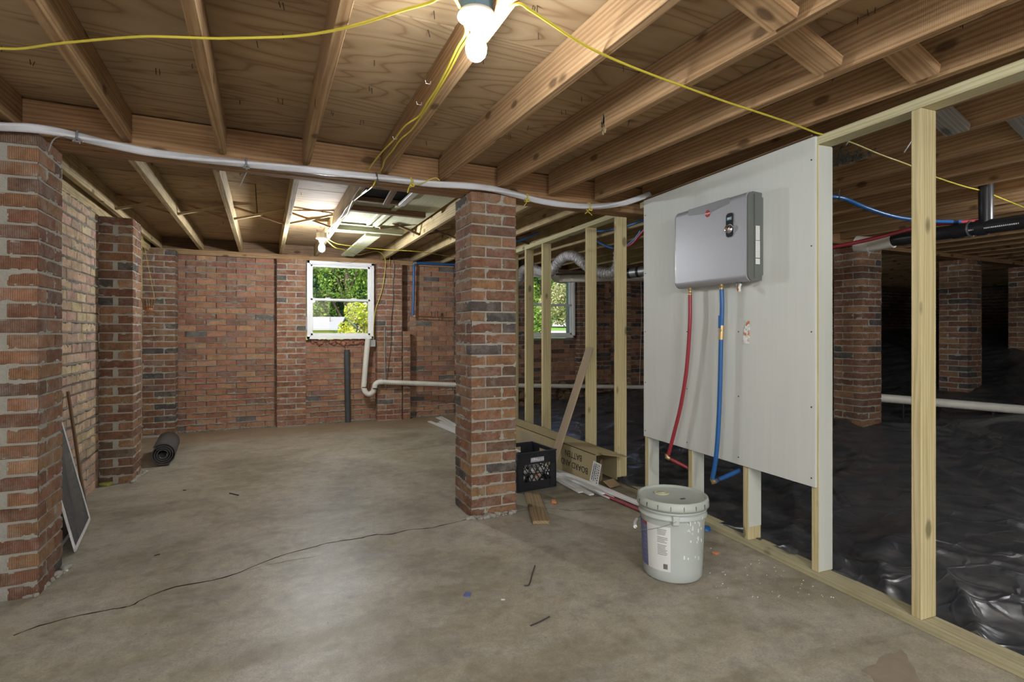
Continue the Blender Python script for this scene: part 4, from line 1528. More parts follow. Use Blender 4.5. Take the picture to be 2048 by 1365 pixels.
hd = MB().tube(hp_, .0016, 6).build('wire_handle', M['galv'], bk)
MB().tube(hp_[11:16], .009, 10).build('handle_grip', M['paint_drip'], hd)

# ------------------------------------------------------------------ milk crate
ca = at(1034.8, 987.5, z=0)
cb = at(1113, 974, z=0)
cx_ = (cb - ca).normalized()
cy_ = Vector((-cx_.y, cx_.x, 0))
CL = .335
CR = Matrix((cx_, cy_, Vector((0, 0, 1)))).transposed()
CT = Matrix.Translation(ca) @ CR.to_4x4()
ck = empty('milk_crate', ca, 'black plastic milk crate of pale scraps beside the middle brick pier', 'crate')
CHt = .279
for k in range(4):
    Rk = CT @ Matrix.Translation((CL / 2, CL / 2, 0)) @ Matrix.Rotation(k * math.pi / 2, 4, 'Z') @ Matrix.Translation((-CL / 2, -CL / 2, 0))
    mb = MB()

    def b3(x0, x1, y0, y1, z0, z1, ch=.001):
        v, f = cbox(x1 - x0, y1 - y0, z1 - z0, ch)
        mb.add(v, f, Rk @ Matrix.Translation(((x0 + x1) / 2, (y0 + y1) / 2, (z0 + z1) / 2)))
    # wall skins: bottom band, top band, corner sheets
    b3(.0, CL, .004, .008, .012, .062)
    b3(.0, .05, .004, .008, .06, .27)
    b3(CL - .05, CL, .004, .008, .06, .27)
    hl = .105 if k in (1, 2, 3) else 0
    if hl:
        b3(.05, CL - .05, .004, .008, .175, .205)
        b3(.05, CL / 2 - .055, .004, .008, .2, .262)
        b3(CL / 2 + .055, CL - .05, .004, .008, .2, .262)
        b3(.05, CL - .05, .004, .008, .248, .276)
    else:
        b3(.05, CL - .05, .005, .008, .190, .27)
    b3(-.002, CL + .002, -.003, .009, .270, CHt)
    b3(-.001, CL, -.001, .009, .004, .014)
    b3(0, CL, .0, .008, .060, .066)
    for zz in (.115, .178):
        b3(0, .052, .0, .008, zz, zz + .006)
        b3(CL - .052, CL, .0, .008, zz, zz + .006)
    b3(.05, CL - .05, .002, .007, .118, .124)
    for q in range(6):
        zz = .192 + q * .0125
        b3(0, .052, -.001, .007, zz, zz + .005)
        b3(CL - .052, CL, -.001, .007, zz, zz + .005)
    for xx in (.0, .049, CL - .053, CL - .004):
        b3(xx, xx + .004, .0, .008, .012, .195)
    # slanted ribs on the top band and diamond lattice below it
    def slant(xa, za, xb, zb, t=.005, y0=.001, y1=.007):
        L = math.hypot(xb - xa, zb - za)
        v, f = cbox(L, y1 - y0, t)
        mb.add(v, f, Rk @ Matrix.Translation(((xa + xb) / 2, (y0 + y1) / 2, (za + zb) / 2)) @ Matrix.Rotation(-math.atan2(zb - za, xb - xa), 4, 'Y'))
    if not hl:
        for q in range(9):
            xa = .052 + q * .026
            if not (.085 < xa + .02 < CL - .11):
                slant(xa, .196, xa + .03, .245)
            slant(xa, .245, min(xa + .02, CL - .055), .268)
        for q in range(3):
            slant(.055 + .028 * q, .19, .115 + .028 * q, .25)
            slant(CL - .13 + .028 * q, .20, CL - .085 + .028 * q, .26) if q < 2 else None
    for q in range(-3, 8):
        x0_, x1_ = .052 + q * .034, .052 + q * .034 + .078
        za, zb = .186, .066
        lo, hi = .052, CL - .052
        if x1_ > lo and x0_ < hi:
            a_ = max(x0_, lo); b_ = min(x1_, hi)
            slant(a_, za + (a_ - x0_) / .078 * (zb - za), b_, za + (b_ - x0_) / .078 * (zb - za), .0055)
            if q % 2 == 0:
                slant(a_, zb + (a_ - x0_) / .078 * (za - zb), b_, zb + (b_ - x0_) / .078 * (za - zb), .0045)
    for q in range(3):
        slant(.004 + q * .02, .06, .024 + q * .004, .014, .004)
    mb.build('crate_side', M['crate'], ck)
mb = MB()
for q in range(9):
    v, f = cbox(CL - .02, .006, .006)
    mb.add(v, f, CT @ Matrix.Translation((CL / 2, .03 + q * .034, .012)))
    mb.add(v, f, CT @ Matrix.Translation((.03 + q * .034, CL / 2, .014)) @ Matrix.Rotation(math.pi / 2, 4, 'Z'))
v, f = cbox(CL - .02, CL - .02, .002)
mb.add(v, f, CT @ Matrix.Translation((CL / 2, CL / 2, .009)))
mb.build('crate_base', M['crate'], ck)
v, f = cbox(.115, .003, .034, .001)
pl = MB().add(v, f, CT @ Matrix.Translation((.168, -.0005, .222))).build('name_plaque', M['plaque'], ck)
pl['label'] = 'pale raised plaque with worn unreadable letters'
mb = MB()
xx = .118
for q in range(9):
    w = RNG.uniform(.006, .011)
    for _ in range(3):
        v, f = cbox(RNG.uniform(.002, w), .0015, RNG.uniform(.003, .022))
        mb.add(v, f, CT @ Matrix.Translation((xx + RNG.uniform(0, w * .6), -.0028, .222 + RNG.uniform(-.006, .006))))
    xx += w + .0025
o = mb.build('worn_letters', M['label_white'], pl)
o['kind'] = 'stuff'
cc = ca + cx_ * CL / 2 + cy_ * CL / 2
for i in range(22):
    s = RNG.uniform(.022, .05)
    a, b = RNG.uniform(.05, CL - .05), RNG.uniform(.035, CL - .05)
    if i < 12:
        b = RNG.uniform(.03, .06)
    v, f = cbox(s * 1.4, s, s, s * .3)
    v = [(p + RNG.uniform(-.005, .005), q + RNG.uniform(-.005, .005), r + RNG.uniform(-.005, .005)) for p, q, r in v]
    P = CT @ Matrix.Translation((a, b, .035 + RNG.choice([0, .045, .09]) * (1 if i % 2 else .6) + s * .2)) @ rotm(RNG.random(), RNG.random(), RNG.random() * 3).to_4x4()
    o = MB().add(v, f, P).build('rubble_chunk', M['orange_chip'] if i == 4 else M['rubble'])
    tag(o, 'orange scrap among the pale rubble in the black crate' if i == 4 else 'pale chunk of rubble lying in the black milk crate', 'rubble', 'rubble in the milk crate')

# ------------------------------------------------------------------ cardboard box with printed lettering
bx0, bx1, by0, by1, bh = 2.212, 2.402, 3.37, 5.3, .243
cbx = empty('cardboard_box', (2.3, 3.34, 0), 'long open cardboard box printed BOARD AND BATTEN upside down', 'box')
mb = MB()
th = .004
mb.box((bx0 + th / 2, (by0 + by1) / 2, bh / 2), (th, by1 - by0, bh))
mb.box((bx1 - th / 2, (by0 + by1) / 2, bh / 2 + .02), (th, by1 - by0, bh - .04))
mb.box(((bx0 + bx1) / 2, (by0 + by1) / 2, bh - th / 2), (bx1 - bx0, by1 - by0, th))
mb.box(((bx0 + bx1) / 2, (by0 + by1) / 2, th / 2 + .0), (bx1 - bx0 - .01, by1 - by0, th))
mb.box(((bx0 + bx1) / 2, by1 - th, bh / 2), (bx1 - bx0, th, bh))
mb.build('box_walls', M['cardboard'], cbx)
v, f = cbox(.185, .13, .003)
MB().add(v, f, Matrix.Translation((2.325, by0 - .055, bh + .004)) @ rotm(-.07, .12, -.35).to_4x4()).build('top_flap', M['cardboard'], cbx)
v, f = cbox(.003, .08, .15)
MB().add(v, f, Matrix.Translation((bx0 + .045, by0 - .005, .13)) @ rotm(0, 0, -.75).to_4x4()).build('side_flap', M['card_inner'], cbx)
v, f = cbox(.12, .075, .003)
MB().add(v, f, Matrix.Translation((bx0 + .12, by0 - .03, .03)) @ rotm(.5, 0, .3).to_4x4()).build('bottom_flap', M['card_inner'], cbx)
UP = Matrix(((0, 0, -1), (1, 0, 0), (0, -1, 0))).to_4x4()     # rotated by half a turn on the face that looks at -X
pb = at(1147.5, 931, X=bx0 - .001)
text('BOARD AND', .070, pb, UP, 'black_print', cbx, 'printed_lettering', extr=.0004, sx=1.0)
pb = at(1149, 914, X=bx0 - .001)
text('BATTEN', .070, (bx0 - .001, pb.y + .02, pb.z + .008), UP, 'black_print', cbx, 'printed_lettering', extr=.0004)
lp = [at(x, y, X=bx0 - .0015) for x, y in [(1187, 922), (1203, 930), (1196, 972), (1179, 962)]]
lm = MB()
lm.add([tuple(p) for p in lp] + [(p.x + .001, p.y, p.z) for p in lp], [(0, 1, 2, 3)[::-1], (4, 5, 6, 7)])
lab_ = lm.build('shipping_label', M['label_white'], cbx)
mb = MB()


def lerp2(u, v):
    a = lp[0].lerp(lp[1], u)
    b = lp[3].lerp(lp[2], u)
    p = a.lerp(b, v)
    return (p.x - .0008, p.y, p.z)


for r in range(4):
    u = .2 + r * .2
    v = .08
    while v < .92:
        w = RNG.uniform(.03, .09)
        mb.add([lerp2(u - .045, v), lerp2(u + .045, v), lerp2(u + .045, v + w), lerp2(u - .045, v + w)], [(0, 1, 2, 3)])
        v += w + (.02 if r in (0, 1) else .05)
o = mb.build('small_print', M['black_print'], lab_)
o['kind'] = 'stuff'
mb = MB()
for r in range(12):
    zz = .205 - r * .013
    L = RNG.uniform(.2, .34)
    mb.box((bx0 - .0008, 4.62 - L / 2 + RNG.uniform(0, .05), zz), (.0006, L, .004))
for yy in (4.24, 4.20, 4.12, 4.02):
    mb.box((bx0 - .0008, yy, .14), (.0006, .006, .16 - (4.24 - yy) * .3))
mb.box((bx0 - .0008, 4.22, .215), (.0006, .06, .004))
o = mb.build('printed_instructions', M['grey_print'], cbx)
o['kind'] = 'stuff'

# ------------------------------------------------------------------ trim strips on the floor
strips = [((2.228, 2.86, .026), (1.96, 6.50, .012), .042, .018, 'trim_white', 'uppermost long white trim strip, reaching to the bucket'),
          ((2.165, 3.10, .009), (1.90, 6.70, .009), .045, .012, 'trim_white', 'long white trim strip lying just under the uppermost one'),
          ((2.135, 3.16, .026), (2.02, 6.62, .010), .030, .012, 'trim_white', 'narrow white trim strip in the middle of the bundle'),
          ((2.08, 3.22, .010), (2.08, 6.95, .010), .040, .012, 'trim_white', 'white trim strip fanning out toward the back wall'),
          ((2.04, 3.30, .009), (2.14, 7.0, .009), .038, .010, 'trim_white', 'outer white trim strip with its far end nearest the wall'),
          ((2.185, 2.70, .012), (2.045, 4.90, .006), .030, .010, 'red_trim', 'dark red strip at the front of the white trim bundle'),
          ((2.262, 3.02, .008), (2.18, 6.4, .008), .030, .014, 'trim_white', 'white strip tight against the cardboard box')]
for a, b, w, h, mt, lb in strips:
    lumber('trim_strip', a, b, w, h, mt, lb, 'trim', 'trim strips on the floor', ch=.0015)
lumber('leaning_board', (2.095, 3.87, .004), (2.425, 3.78, 1.02), .013, .140, 'tan_board', 'tan board leaning against a bare stud behind the crate', 'board', up=(0.18, 1, 0))
lw = MB()
fb = [at(x, y, z=.02) for x, y in [(1049, 985), (1079, 986), (1098, 1042), (1066, 1044)]]
fbc0, fbc1 = (fb[0] + fb[1]) / 2, (fb[2] + fb[3]) / 2
lumber('floor_board', (fbc0.x, min(fbc0.y, ca.y - .004), .011), (fbc1.x, fbc1.y, .011), .10, .020, 'floor_board', 'short worn plank on the slab in front of the crate', 'board')

# ------------------------------------------------------------------ insect screens
def screen(name, a, b, c, w, label):
    """a, b: bottom corners; c: top offset vector"""
    t = empty(name, a, label, 'window screen')
    a, b, c = Vector(a), Vector(b), Vector(c)
    u = (b - a).normalized()
    v = c.normalized()
    n = u.cross(v).normalized()
    r = Matrix((u, v, n)).transposed()
    L, Hh = (b - a).length, c.length
    mb = MB()
    for p, sz in (((L / 2, w / 2), (L, w)), ((L / 2, Hh - w / 2), (L, w)), ((w / 2, Hh / 2), (w, Hh)), ((L - w / 2, Hh / 2), (w, Hh))):
        vv, ff = cbox(sz[0], sz[1], .009, .001)
        mb.add(vv, ff, Matrix.Translation(a + u * p[0] + v * p[1]) @ r.to_4x4())
    mb.build('screen_frame', M['trim_white'], t)
    vv, ff = cbox(L - w, Hh - w, .0008)
    MB().add(vv, ff, Matrix.Translation(a + u * L / 2 + v * Hh / 2) @ r.to_4x4()).build('screen_mesh', M['screen'], t)
    return t


screen('window_screen', (-.895, 3.50, .008), (-.965, 4.06, .008), (-.175, .02, .74), .018, 'large insect screen leaning on the left wall behind the near pier')
screen('window_screen', (-.975, 3.42, .008), (-1.00, 3.95, .008), (-.10, .02, .60), .018, 'second insect screen tucked behind the front one')
lumber('screen_slat', (-.99, 4.10, .006), (-1.11, 4.20, .78), .012, .02, 'dark_wood', 'thin dark stick leaning behind the insect screens', 'stick')

# ------------------------------------------------------------------ rolled mat
rm = empty('rolled_mat', (-.80, 5.45, 0), 'rolled dark grey mat lying beside the brick pilaster', 'mat')
spi = []
for k in range(150):
    a = k * .165
    r = .098 - .068 * k / 150
    spi.append((r * math.cos(-a + 2.4), r * math.sin(-a + 2.4)))
V, Fs = [], []
for k, (x, z) in enumerate(spi):
    rr_ = math.hypot(x, z)
    for q in (0, -.007):
        s_ = (rr_ + q) / rr_
        V += [(x * s_, 0, z * s_), (x * s_, .62, z * s_)]
for k in range(149):
    a = 4 * k
    Fs += [(a, a + 1, a + 5, a + 4), (a + 2, a + 6, a + 7, a + 3), (a, a + 4, a + 6, a + 2), (a + 1, a + 3, a + 7, a + 5)]
MB().add(V, Fs, Matrix.Translation((-.79, 5.44, .099)) @ rotm(rz=.07).to_4x4(), True).build('mat_roll', M['mat_rubber'], rm)
MB().tube(catmull([(-.79 + .03 * math.cos(a), 5.436, .099 + .028 * math.sin(a)) for a in (3.6, 4.2, 5.0, 5.8, 6.6)] ), .002, 6).build('torn_edge', M['wire_grey'], rm)

# hanging slatted basket
hb = at(297, 608, Y=6.15)
bt = empty('hanging_basket', hb, 'small orange slatted basket hanging on a string by the left pilaster', 'basket')
mb = MB()
for k in range(14):
    a = 2 * math.pi * k / 14
    mb.tube([hb + Vector((.032 * math.cos(a), .032 * math.sin(a), -.05)), hb + Vector((.055 * math.cos(a), .055 * math.sin(a), .045))], .004, 5)
mb.build('slats', M['dark_wood'], bt)
MB().lathe([(.001, -.068), (.03, -.066), (.036, -.055), (.034, -.04)], 16, Matrix.Translation(hb)).build('bowl', M['basket'], bt)
MB().tube([hb + Vector((.057 * math.cos(2 * math.pi * k / 16), .057 * math.sin(2 * math.pi * k / 16), .045)) for k in range(16)], .004, 5, closed=True).tube([hb + Vector((.040 * math.cos(2 * math.pi * k / 16), .040 * math.sin(2 * math.pi * k / 16), -.02)) for k in range(16)], .003, 5, closed=True).build('rim', M['basket'], bt)
MB().tube([hb + Vector((-.05, 0, .045)), hb + Vector((-.05, -.02, .64))], .0016, 5).tube([hb + Vector((.05, 0, .045)), hb + Vector((-.045, -.02, .64))], .0016, 5).build('string', M['cable_yellow'], bt)

# ------------------------------------------------------------------ lamps
def lamp(name, p, label, boxmat, glow='bulb'):
    """p: centre of the lampholder disc (underside)"""
    t = empty(name, p, label, 'lamp')
    T_ = Matrix.Translation(p)
    oct_ = [(.052 * math.cos(math.radians(22.5 + 45 * k)), .052 * math.sin(math.radians(22.5 + 45 * k))) for k in range(8)]
    MB().prism(oct_, .008, .055, T_).build('junction_box', M[boxmat], t)
    hd_ = MB().lathe([(.001, .012), (.054, .010), (.057, .004), (.055, -.001), (.040, -.006), (.028, -.014), (.024, -.030), (.022, -.031), (.001, -.028)][::-1], 36, T_).build('lampholder', M['porcelain'], t)
    sc_ = MB()
    for a in (.5, 3.6):
        sc_.lathe([(.001, -.0055), (.004, -.005), (.004, .0)], 8, T_ @ Matrix.Translation((.043 * math.cos(a), .043 * math.sin(a), -.0005)))
    sc_.build('screw_heads', M['galv'], hd_)
    prof = [(.013, -.024), (.0145, -.034), (.0155, -.045), (.020, -.058), (.0270, -.072), (.0305, -.086), (.0300, -.099), (.0255, -.112), (.016, -.122), (.006, -.1265), (.001, -.127)]
    MB().lathe(prof[::-1], 28, T_).build('bulb', M[glow], t)
    return t


L1 = Vector((.560, 1.480, 2.066))
lamp('bare_bulb_lamp', L1, 'near bare bulb in a white porcelain holder on a blue box, lit', 'blue_box', 'bulb_near')
L2 = Vector((.50, 5.52, 2.045))
lamp('bare_bulb_lamp', L2, 'far bare bulb above the small window, glaring brightly', 'steel_box', 'bulb_far')
L3 = Vector((4.9, .2, 2.045))
L4 = Vector((.5, -1.9, 2.045))
for q, lb in ((L4, 'added fill bulb behind the viewpoint by the daylight opening, outside the picture'), (Vector((1.15, -.75, 2.045)), 'added fill bulb just behind the viewpoint, outside the picture'), (Vector((-.4, -.9, 2.045)), 'added fill bulb behind the viewpoint by the left wall, outside the picture'), (Vector((4.5, 1.1, 2.045)), 'added fill bulb in the crawl space, outside the picture')):
    lamp('bare_bulb_lamp', q, lb, 'steel_box', 'fill_bulb_crawl' if 'crawl' in lb else 'bulb')  # unseen lamps added to brighten the room and the crawl space

# ------------------------------------------------------------------ cables
def cable(name, pts, r, mat, label, seg=8, sub=6, cat='cable', radf=None, parent=None):
    o = MB().tube(catmull(pts, sub), r, seg, radf=radf).build(name, M[mat], parent)
    if parent is None:
        tag(o, label, cat)
    return o


wc_pts = []
for px, py, yy in [(-60, 250, 2.93), (0, 252, 2.94), (60, 256, 2.955), (110, 264, 2.99), (170, 277, 3.03), (230, 290, 3.08), (300, 305, 3.095), (380, 316, 3.10), (490, 327, 3.10), (600, 338, 3.10), (700, 350, 3.10), (780, 358, 3.10), (860, 367, 3.10), (930, 372, 3.10), (985, 379, 3.10), (1035, 390, 3.11), (1085, 403, 3.12), (1135, 411, 3.12), (1185, 414, 3.12), (1230, 409, 3.11), (1262, 402, 3.05)]:
    wc_pts.append(at(px, py, Y=yy))
wc_pts.append(at(1300, 389, o=-.03))
cp_ = catmull(wc_pts, 8)
MBc = MB().tube(cp_, .02, 18, radf=lambda i, a: .0175 + .0035 * math.cos(3 * a + i * .22))
tag(MBc.build('cable_bundle', M['cable_white']), 'thick white twisted cable bundle sagging along the girder', 'cable')


def tie(px, py, yy, mat, tail, label):
    p = at(px, py, Y=yy)
    t = empty('cable_tie', p, label, 'cable tie')
    n = 14
    MB().tube([p + Vector((RNG.uniform(-.002, .002), .026 * math.cos(2 * math.pi * k / n), .026 * math.sin(2 * math.pi * k / n))) for k in range(n)], .0045, 6, closed=True).build('loop', M[mat], t)
    MB().tube(catmull([p + Vector((-.012, -.024, -.022)), p + Vector((.0, -.03, -.030)), p + Vector((.012, -.024, -.024)), p + Vector((.0, -.026, -.014)), p + Vector((-.014, -.026, -.03))]), .0045, 6).build('knot', M[mat], t)
    MB().tube(catmull([at(a, b, Y=yy - .03) for a, b in tail]), .0028, 6).build('tail', M[mat], t)


tie(493, 328, 3.10, 'wire_grey', [(493, 345), (488, 355), (480, 373)], 'grey cable tie with a straight tail hanging on the white bundle')
tie(157, 274, 3.02, 'wire_grey', [(166, 284), (158, 280), (140, 275), (120, 273), (105, 282), (97, 303)], 'grey tie at upper left with a long tail curling to the brick pier')
tie(822, 365, 3.10, 'cable_yellow', [(822, 368), (840, 368), (858, 360), (872, 356), (880, 362)], 'yellow tie holding the white bundle, with a stripped end lying on the girder')
tie(1052, 396, 3.11, 'cable_yellow', [(1052, 396), (1053, 405), (1048, 412)], 'small yellow tie just right of the middle brick pier')
tie(1177, 414, 3.12, 'cable_yellow', [(1170, 428), (1176, 424), (1184, 431)], 'yellow tie knotted in a cross near the first stud')
tag(MB().tube(catmull([at(822, 368, Y=3.07), at(817, 378, Y=3.1), at(815, 386, Y=3.11)]), .004, 6).tube(catmull([at(822, 368, Y=3.06), at(826, 362, Y=3.07), at(821, 356, Y=3.08)]), .003, 6).build('cable_scrap', M['cable_yellow']), 'short yellow cable scrap poking out of the knot on the girder', 'cable')

ZC = 2.054
cable('yellow_cable', [at(x, y, z=ZC) for x, y in [(-60, 92), (0, 97), (45, 97), (110, 88), (170, 82), (240, 76), (300, 73), (370, 75), (430, 77), (490, 76), (560, 74), (620, 69), (680, 58), (740, 42), (800, 22), (860, 5), (900, -12)]] + [L1 + Vector((-.03, .03, .02))], .0042, 'cable_yellow', 'yellow cable crossing under the joists from the left edge to the near bulb')
cable('yellow_cable', [L1 + Vector((.05, .03, .02))] + [at(x, y, z=ZC) for x, y in [(1032, 8), (1060, 20), (1100, 46), (1145, 76), (1190, 101), (1240, 124), (1300, 148), (1370, 174), (1450, 203), (1520, 226), (1580, 246), (1622, 262), (1640, 268)]] + [at(1697, 283, z=2.05), at(1760, 309, z=2.05), at(1817, 330, z=2.05), at(1865, 352, z=2.05), at(1925, 372, z=2.05), at(1970, 384, z=2.05), at(2010, 400, z=2.05), at(2060, 420, z=2.05)], .0042, 'cable_yellow', 'yellow cable running from the near bulb over the top plate to the right edge')
strand = [(932, 62), (915, 95), (893, 140), (872, 180), (855, 205), (838, 232), (810, 252), (790, 277), (765, 303), (745, 328), (733, 347)]
cable('yellow_cable', [L1 + Vector((-.045, .02, .015))] + [at(x, y, z=ZC) for x, y in strand], .004, 'cable_yellow', 'yellow cable of the pair under the lamp joist ending at the girder')
strand = [(936, 70), (920, 100), (898, 143), (876, 180), (862, 203), (840, 236), (823, 260), (800, 280), (786, 300), (770, 320), (765, 335), (755, 352)]
c2 = [L1 + Vector((-.04, .03, .012))] + [at(x, y, z=ZC) for x, y in strand] + [at(747, 370, Y=3.07), at(737, 380, Y=3.30)]
c2 += [at(x, y, z=2.085) for x, y in [(712, 398), (694, 415), (683, 432), (668, 447), (656, 462)]] + [L2 + Vector((.045, -.02, .03))]
cable('yellow_cable', c2, .004, 'cable_yellow', 'yellow cable of the pair passing under the girder to the far bulb')
cable('white_cable', [at(733, 380, Y=3.32)] + [at(x, y, z=2.08) for x, y in [(718, 392), (705, 402), (696, 425), (690, 432), (676, 441), (664, 452), (657, 463)]], .004, 'cable_white', 'white cable stapled under the far lamp joist')
MBs = MB().tube([at(753, 345, Y=3.085), at(757, 372, Y=3.085)], .005, 6)
tag(MBs.build('metal_strap', M['wire_dark']), 'dark metal strap hanging below the lamp joist at the girder', 'strap')
st = MB()
for x, y in [(838, 208), (790, 277), (856, 166)]:
    p = at(x, y, z=2.05)
    st.tube([p + Vector((-.01, 0, .008)), p + Vector((-.008, 0, -.003)), p + Vector((.008, 0, -.003)), p + Vector((.01, 0, .008))], .0012, 5)
tag(st.build('cable_staples', M['galv']), 'row of bright staples holding the yellow cable pair', 'staple', kind='stuff')
# cables from the far lamp to the right
cable('yellow_cable', [L2 + Vector((.04, 0, .015))] + [at(x, y, z=z) for x, y, z in [(672, 487, 2.03), (700, 492, 2.04), (760, 499, 2.06), (830, 503, 2.06), (880, 510, 2.06), (930, 520, 2.06)]], .0035, 'cable_yellow', 'yellow cable from the far lamp under the back joists to the right')
wy_ = 7.02
cable('yellow_cable', [L2 + Vector((.03, .03, .01)), at(670, 495, z=2.0), at(688, 500, z=2.02), at(715, 510, z=2.02)] + [at(x, y, Y=yy) for x, y, yy in [(735, 506, 6.9), (752, 503, 6.98), (764, 508, 7.0), (771, 522, 7.02), (769, 548, 7.02), (765, 575, 7.02), (757, 602, 7.02), (751, 620, 7.03), (748, 645, 7.05), (747, 682, 7.10)]], .0045, 'cable_yellow', 'yellow cable dropping beside the window to the grey outlet box')
cable('thin_wire', [at(780, 505, Y=7.03), at(779, 545, Y=7.035), at(780, 575, Y=7.035)], .0016, 'cable_yellow', 'short thin string hanging on the pilaster right of the window', cat='string')
cable('dark_wire', [at(x, y, Y=7.04) for x, y in [(787, 515), (789, 540), (786, 570), (787, 600), (783, 640), (782, 690), (776, 740), (773, 780)]], .004, 'wire_dark', 'dark wire trailing down the pilaster right of the window')
cable('dark_wire', [at(670, 523, Y=7.1), at(690, 526, Y=7.1), at(703, 526, Y=7.1), at(718, 519, Y=7.1)], .0018, 'wire_dark', 'thin loose wire drooping across the head of the window')
lumber('conduit', at(769, 655, Y=7.035), at(770, 770, Y=7.035), .022, .012, 'galv', 'flat grey metal conduit strip on the pilaster above the drain pipe', 'conduit')

# outlet box
ob_ = at(745, 687, Y=7.12)
t = empty('outlet_box', ob_, 'small grey metal outlet box below the window corner', 'outlet box')
MB().box(ob_, (.062, .05, .085), None, .006).build('box_shell', M['steel_box'], t)
MB().box(ob_ + Vector((0, -.027, 0)), (.066, .003, .088), None, .001).build('cover_plate', M['galv'], t)

# ------------------------------------------------------------------ windows
def window(name, x0, x1, z0, z1, y, label):
    t = empty(name, ((x0 + x1) / 2, y, z0), label, None, None, 'structure')
    r = lambda a, b, c, d, yy, dd: MB().box(((a + b) / 2, yy, (c + d) / 2), (b - a, dd, d - c), None, .003)
    fw = .034
    fr = MB()
    for a, b, c, d in ((x0, x1, z1 - fw, z1), (x0, x1, z0, z0 + fw), (x0, x0 + fw, z0, z1), (x1 - fw, x1, z0, z1)):
        fr.box(((a + b) / 2, y + .035, (c + d) / 2), (b - a, .08, d - c), None, .003)
    for a, b, c, d in ((x0 + fw, x1 - fw, z1 - fw - .01, z1 - fw), (x0 + fw, x1 - fw, z0 + fw, z0 + fw + .012), (x0 + fw, x0 + fw + .012, z0 + fw, z1 - fw), (x1 - fw - .012, x1 - fw, z0 + fw, z1 - fw)):
        fr.box(((a + b) / 2, y + .045, (c + d) / 2), (b - a, .06, d - c), None, .002)
    fr.build('window_frame', M['vinyl'], t)
    zm = z0 + (z1 - z0) * .50
    a, b = x0 + fw + .01, x1 - fw - .01
    for (c, d, yy, nm) in ((zm - .012, z1 - fw - .008, y + .062, 'upper_sash'), (z0 + fw + .01, zm + .022, y + .035, 'lower_sash')):
        sh = MB()
        w = .034
        for q in ((a, b, d - w * .8, d), (a, b, c, c + w * .9), (a, a + w * .8, c, d), (b - w * .8, b, c, d)):
            sh.box(((q[0] + q[1]) / 2, yy, (q[2] + q[3]) / 2), (q[1] - q[0], .024, q[3] - q[2]), None, .003)
        so = sh.build(nm, M['vinyl'], t)
        MB().box(((a + b) / 2, yy, (c + d) / 2), (b - a - .03, .004, d - c - .03)).build('glass_pane', M['glass'], so)
        if nm == 'lower_sash':
            lk = MB()
            for q in (.28, .72):
                lk.box((a + (b - a) * q, yy - .002, d + .006), (.06, .022, .012), None, .003)
            lk.build('sash_lock', M['vinyl'], so)
    return t


window('window_1', W1[0] + .003, W1[1] - .003, W1[2], W1[3] - .006, 7.13, 'small white double-hung window looking onto trees and a shed')
window('window_2', W2[0] + .003, W2[1] - .003, W2[2], W2[3] - .006, 7.13, 'white double-hung window beyond the studs looking onto a street')
# broken brick rubble right under window 1
rb = MB()
for i in range(40):
    s = RNG.uniform(.02, .05)
    v, f = cbox(s * 1.5, s, s, s * .25)
    v = [(p + RNG.uniform(-.006, .006), q + RNG.uniform(-.006, .006), r + RNG.uniform(-.006, .006)) for p, q, r in v]
    rb.add(v, f, Matrix.Translation((RNG.uniform(.49, 1.22), 7.19, RNG.uniform(.99, 1.045))) @ rotm(RNG.random(), 0, RNG.random()).to_4x4())
o = rb.build('broken_brick_bedding', M['brick_smooth'], wb)
o.color = (.36, .16, .10, 1)
o['kind'] = 'stuff'

# ------------------------------------------------------------------ pipes on the back wall
dp = empty('drain_pipe', at(735, 680, Y=7.10), 'white plastic drain pipe with a trap bend below the small window', 'pipe')
yy = 7.06
pts = [at(736, 678, Y=yy), at(731, 730, Y=yy), at(728, 768, Y=yy)]
MB().tube(pts, .035, 16).build('upright_pipe', M['pvc'], dp)['label'] = 'bright white upright length'
tp = catmull([at(728, 766, Y=yy - .01), at(727.5, 776, Y=yy - .01), at(731, 785, Y=yy - .015), at(738.5, 789, Y=yy - .02), at(746, 784, Y=yy - .025), at(749, 775, Y=yy - .03)], 6)
MB().tube(tp, .034, 16).build('trap_bend', M['pvc'], dp)
tp = catmull([at(749, 776, Y=6.99), at(750.5, 770, Y=6.99), at(756, 765.5, Y=6.99), at(764, 764.5, Y=6.99)], 6)
MB().tube(tp, .034, 16).build('elbow', M['pvc'], dp)
MB().tube([at(728, 774, Y=yy - .01), at(728, 776, Y=yy - .01)], .0365, 16).tube([at(749.2, 776.5, Y=yy - .03), at(749.3, 778, Y=yy - .03)], .0365, 16).build('joint_collar', M['crimp'], dp)
pe = at(1295, 775, Y=6.96)
p0_ = at(762, 764.5, Y=6.985)
MB().tube([p0_, at(905, 770, Y=6.97), pe, pe + (pe - at(905, 770, Y=6.97)) * .35], .031, 16).build('horizontal_pipe', M['pvc'], dp)
mb = MB()
p1_ = at(905, 770, Y=6.97)
for k in range(34):
    t_ = .03 + k * .03
    q = p0_.lerp(p1_, t_)
    mb.box(q + Vector((0, -.0305, -.008)), (RNG.uniform(.006, .02), .002, .006))
o = mb.build('pipe_print', M['grey_print'], dp)
o['kind'] = 'stuff'
bp0, bp1 = at(693.5, 700, Y=7.13), at(696, 838, Y=7.13)
bp1.z = .0
t = empty('standing_pipe', bp1, 'rusty black iron pipe standing against the wall under the window', 'pipe')
MB().tube([bp1, (bp0 + bp1) / 2, bp0], .035, 14).build('pipe_barrel', M['old_iron'], t)
q = bp0.lerp(bp1, .5)
MB().tube([q, q + Vector((0, 0, .012))], .0375, 14).build('pipe_coupling', M['crimp'], t)
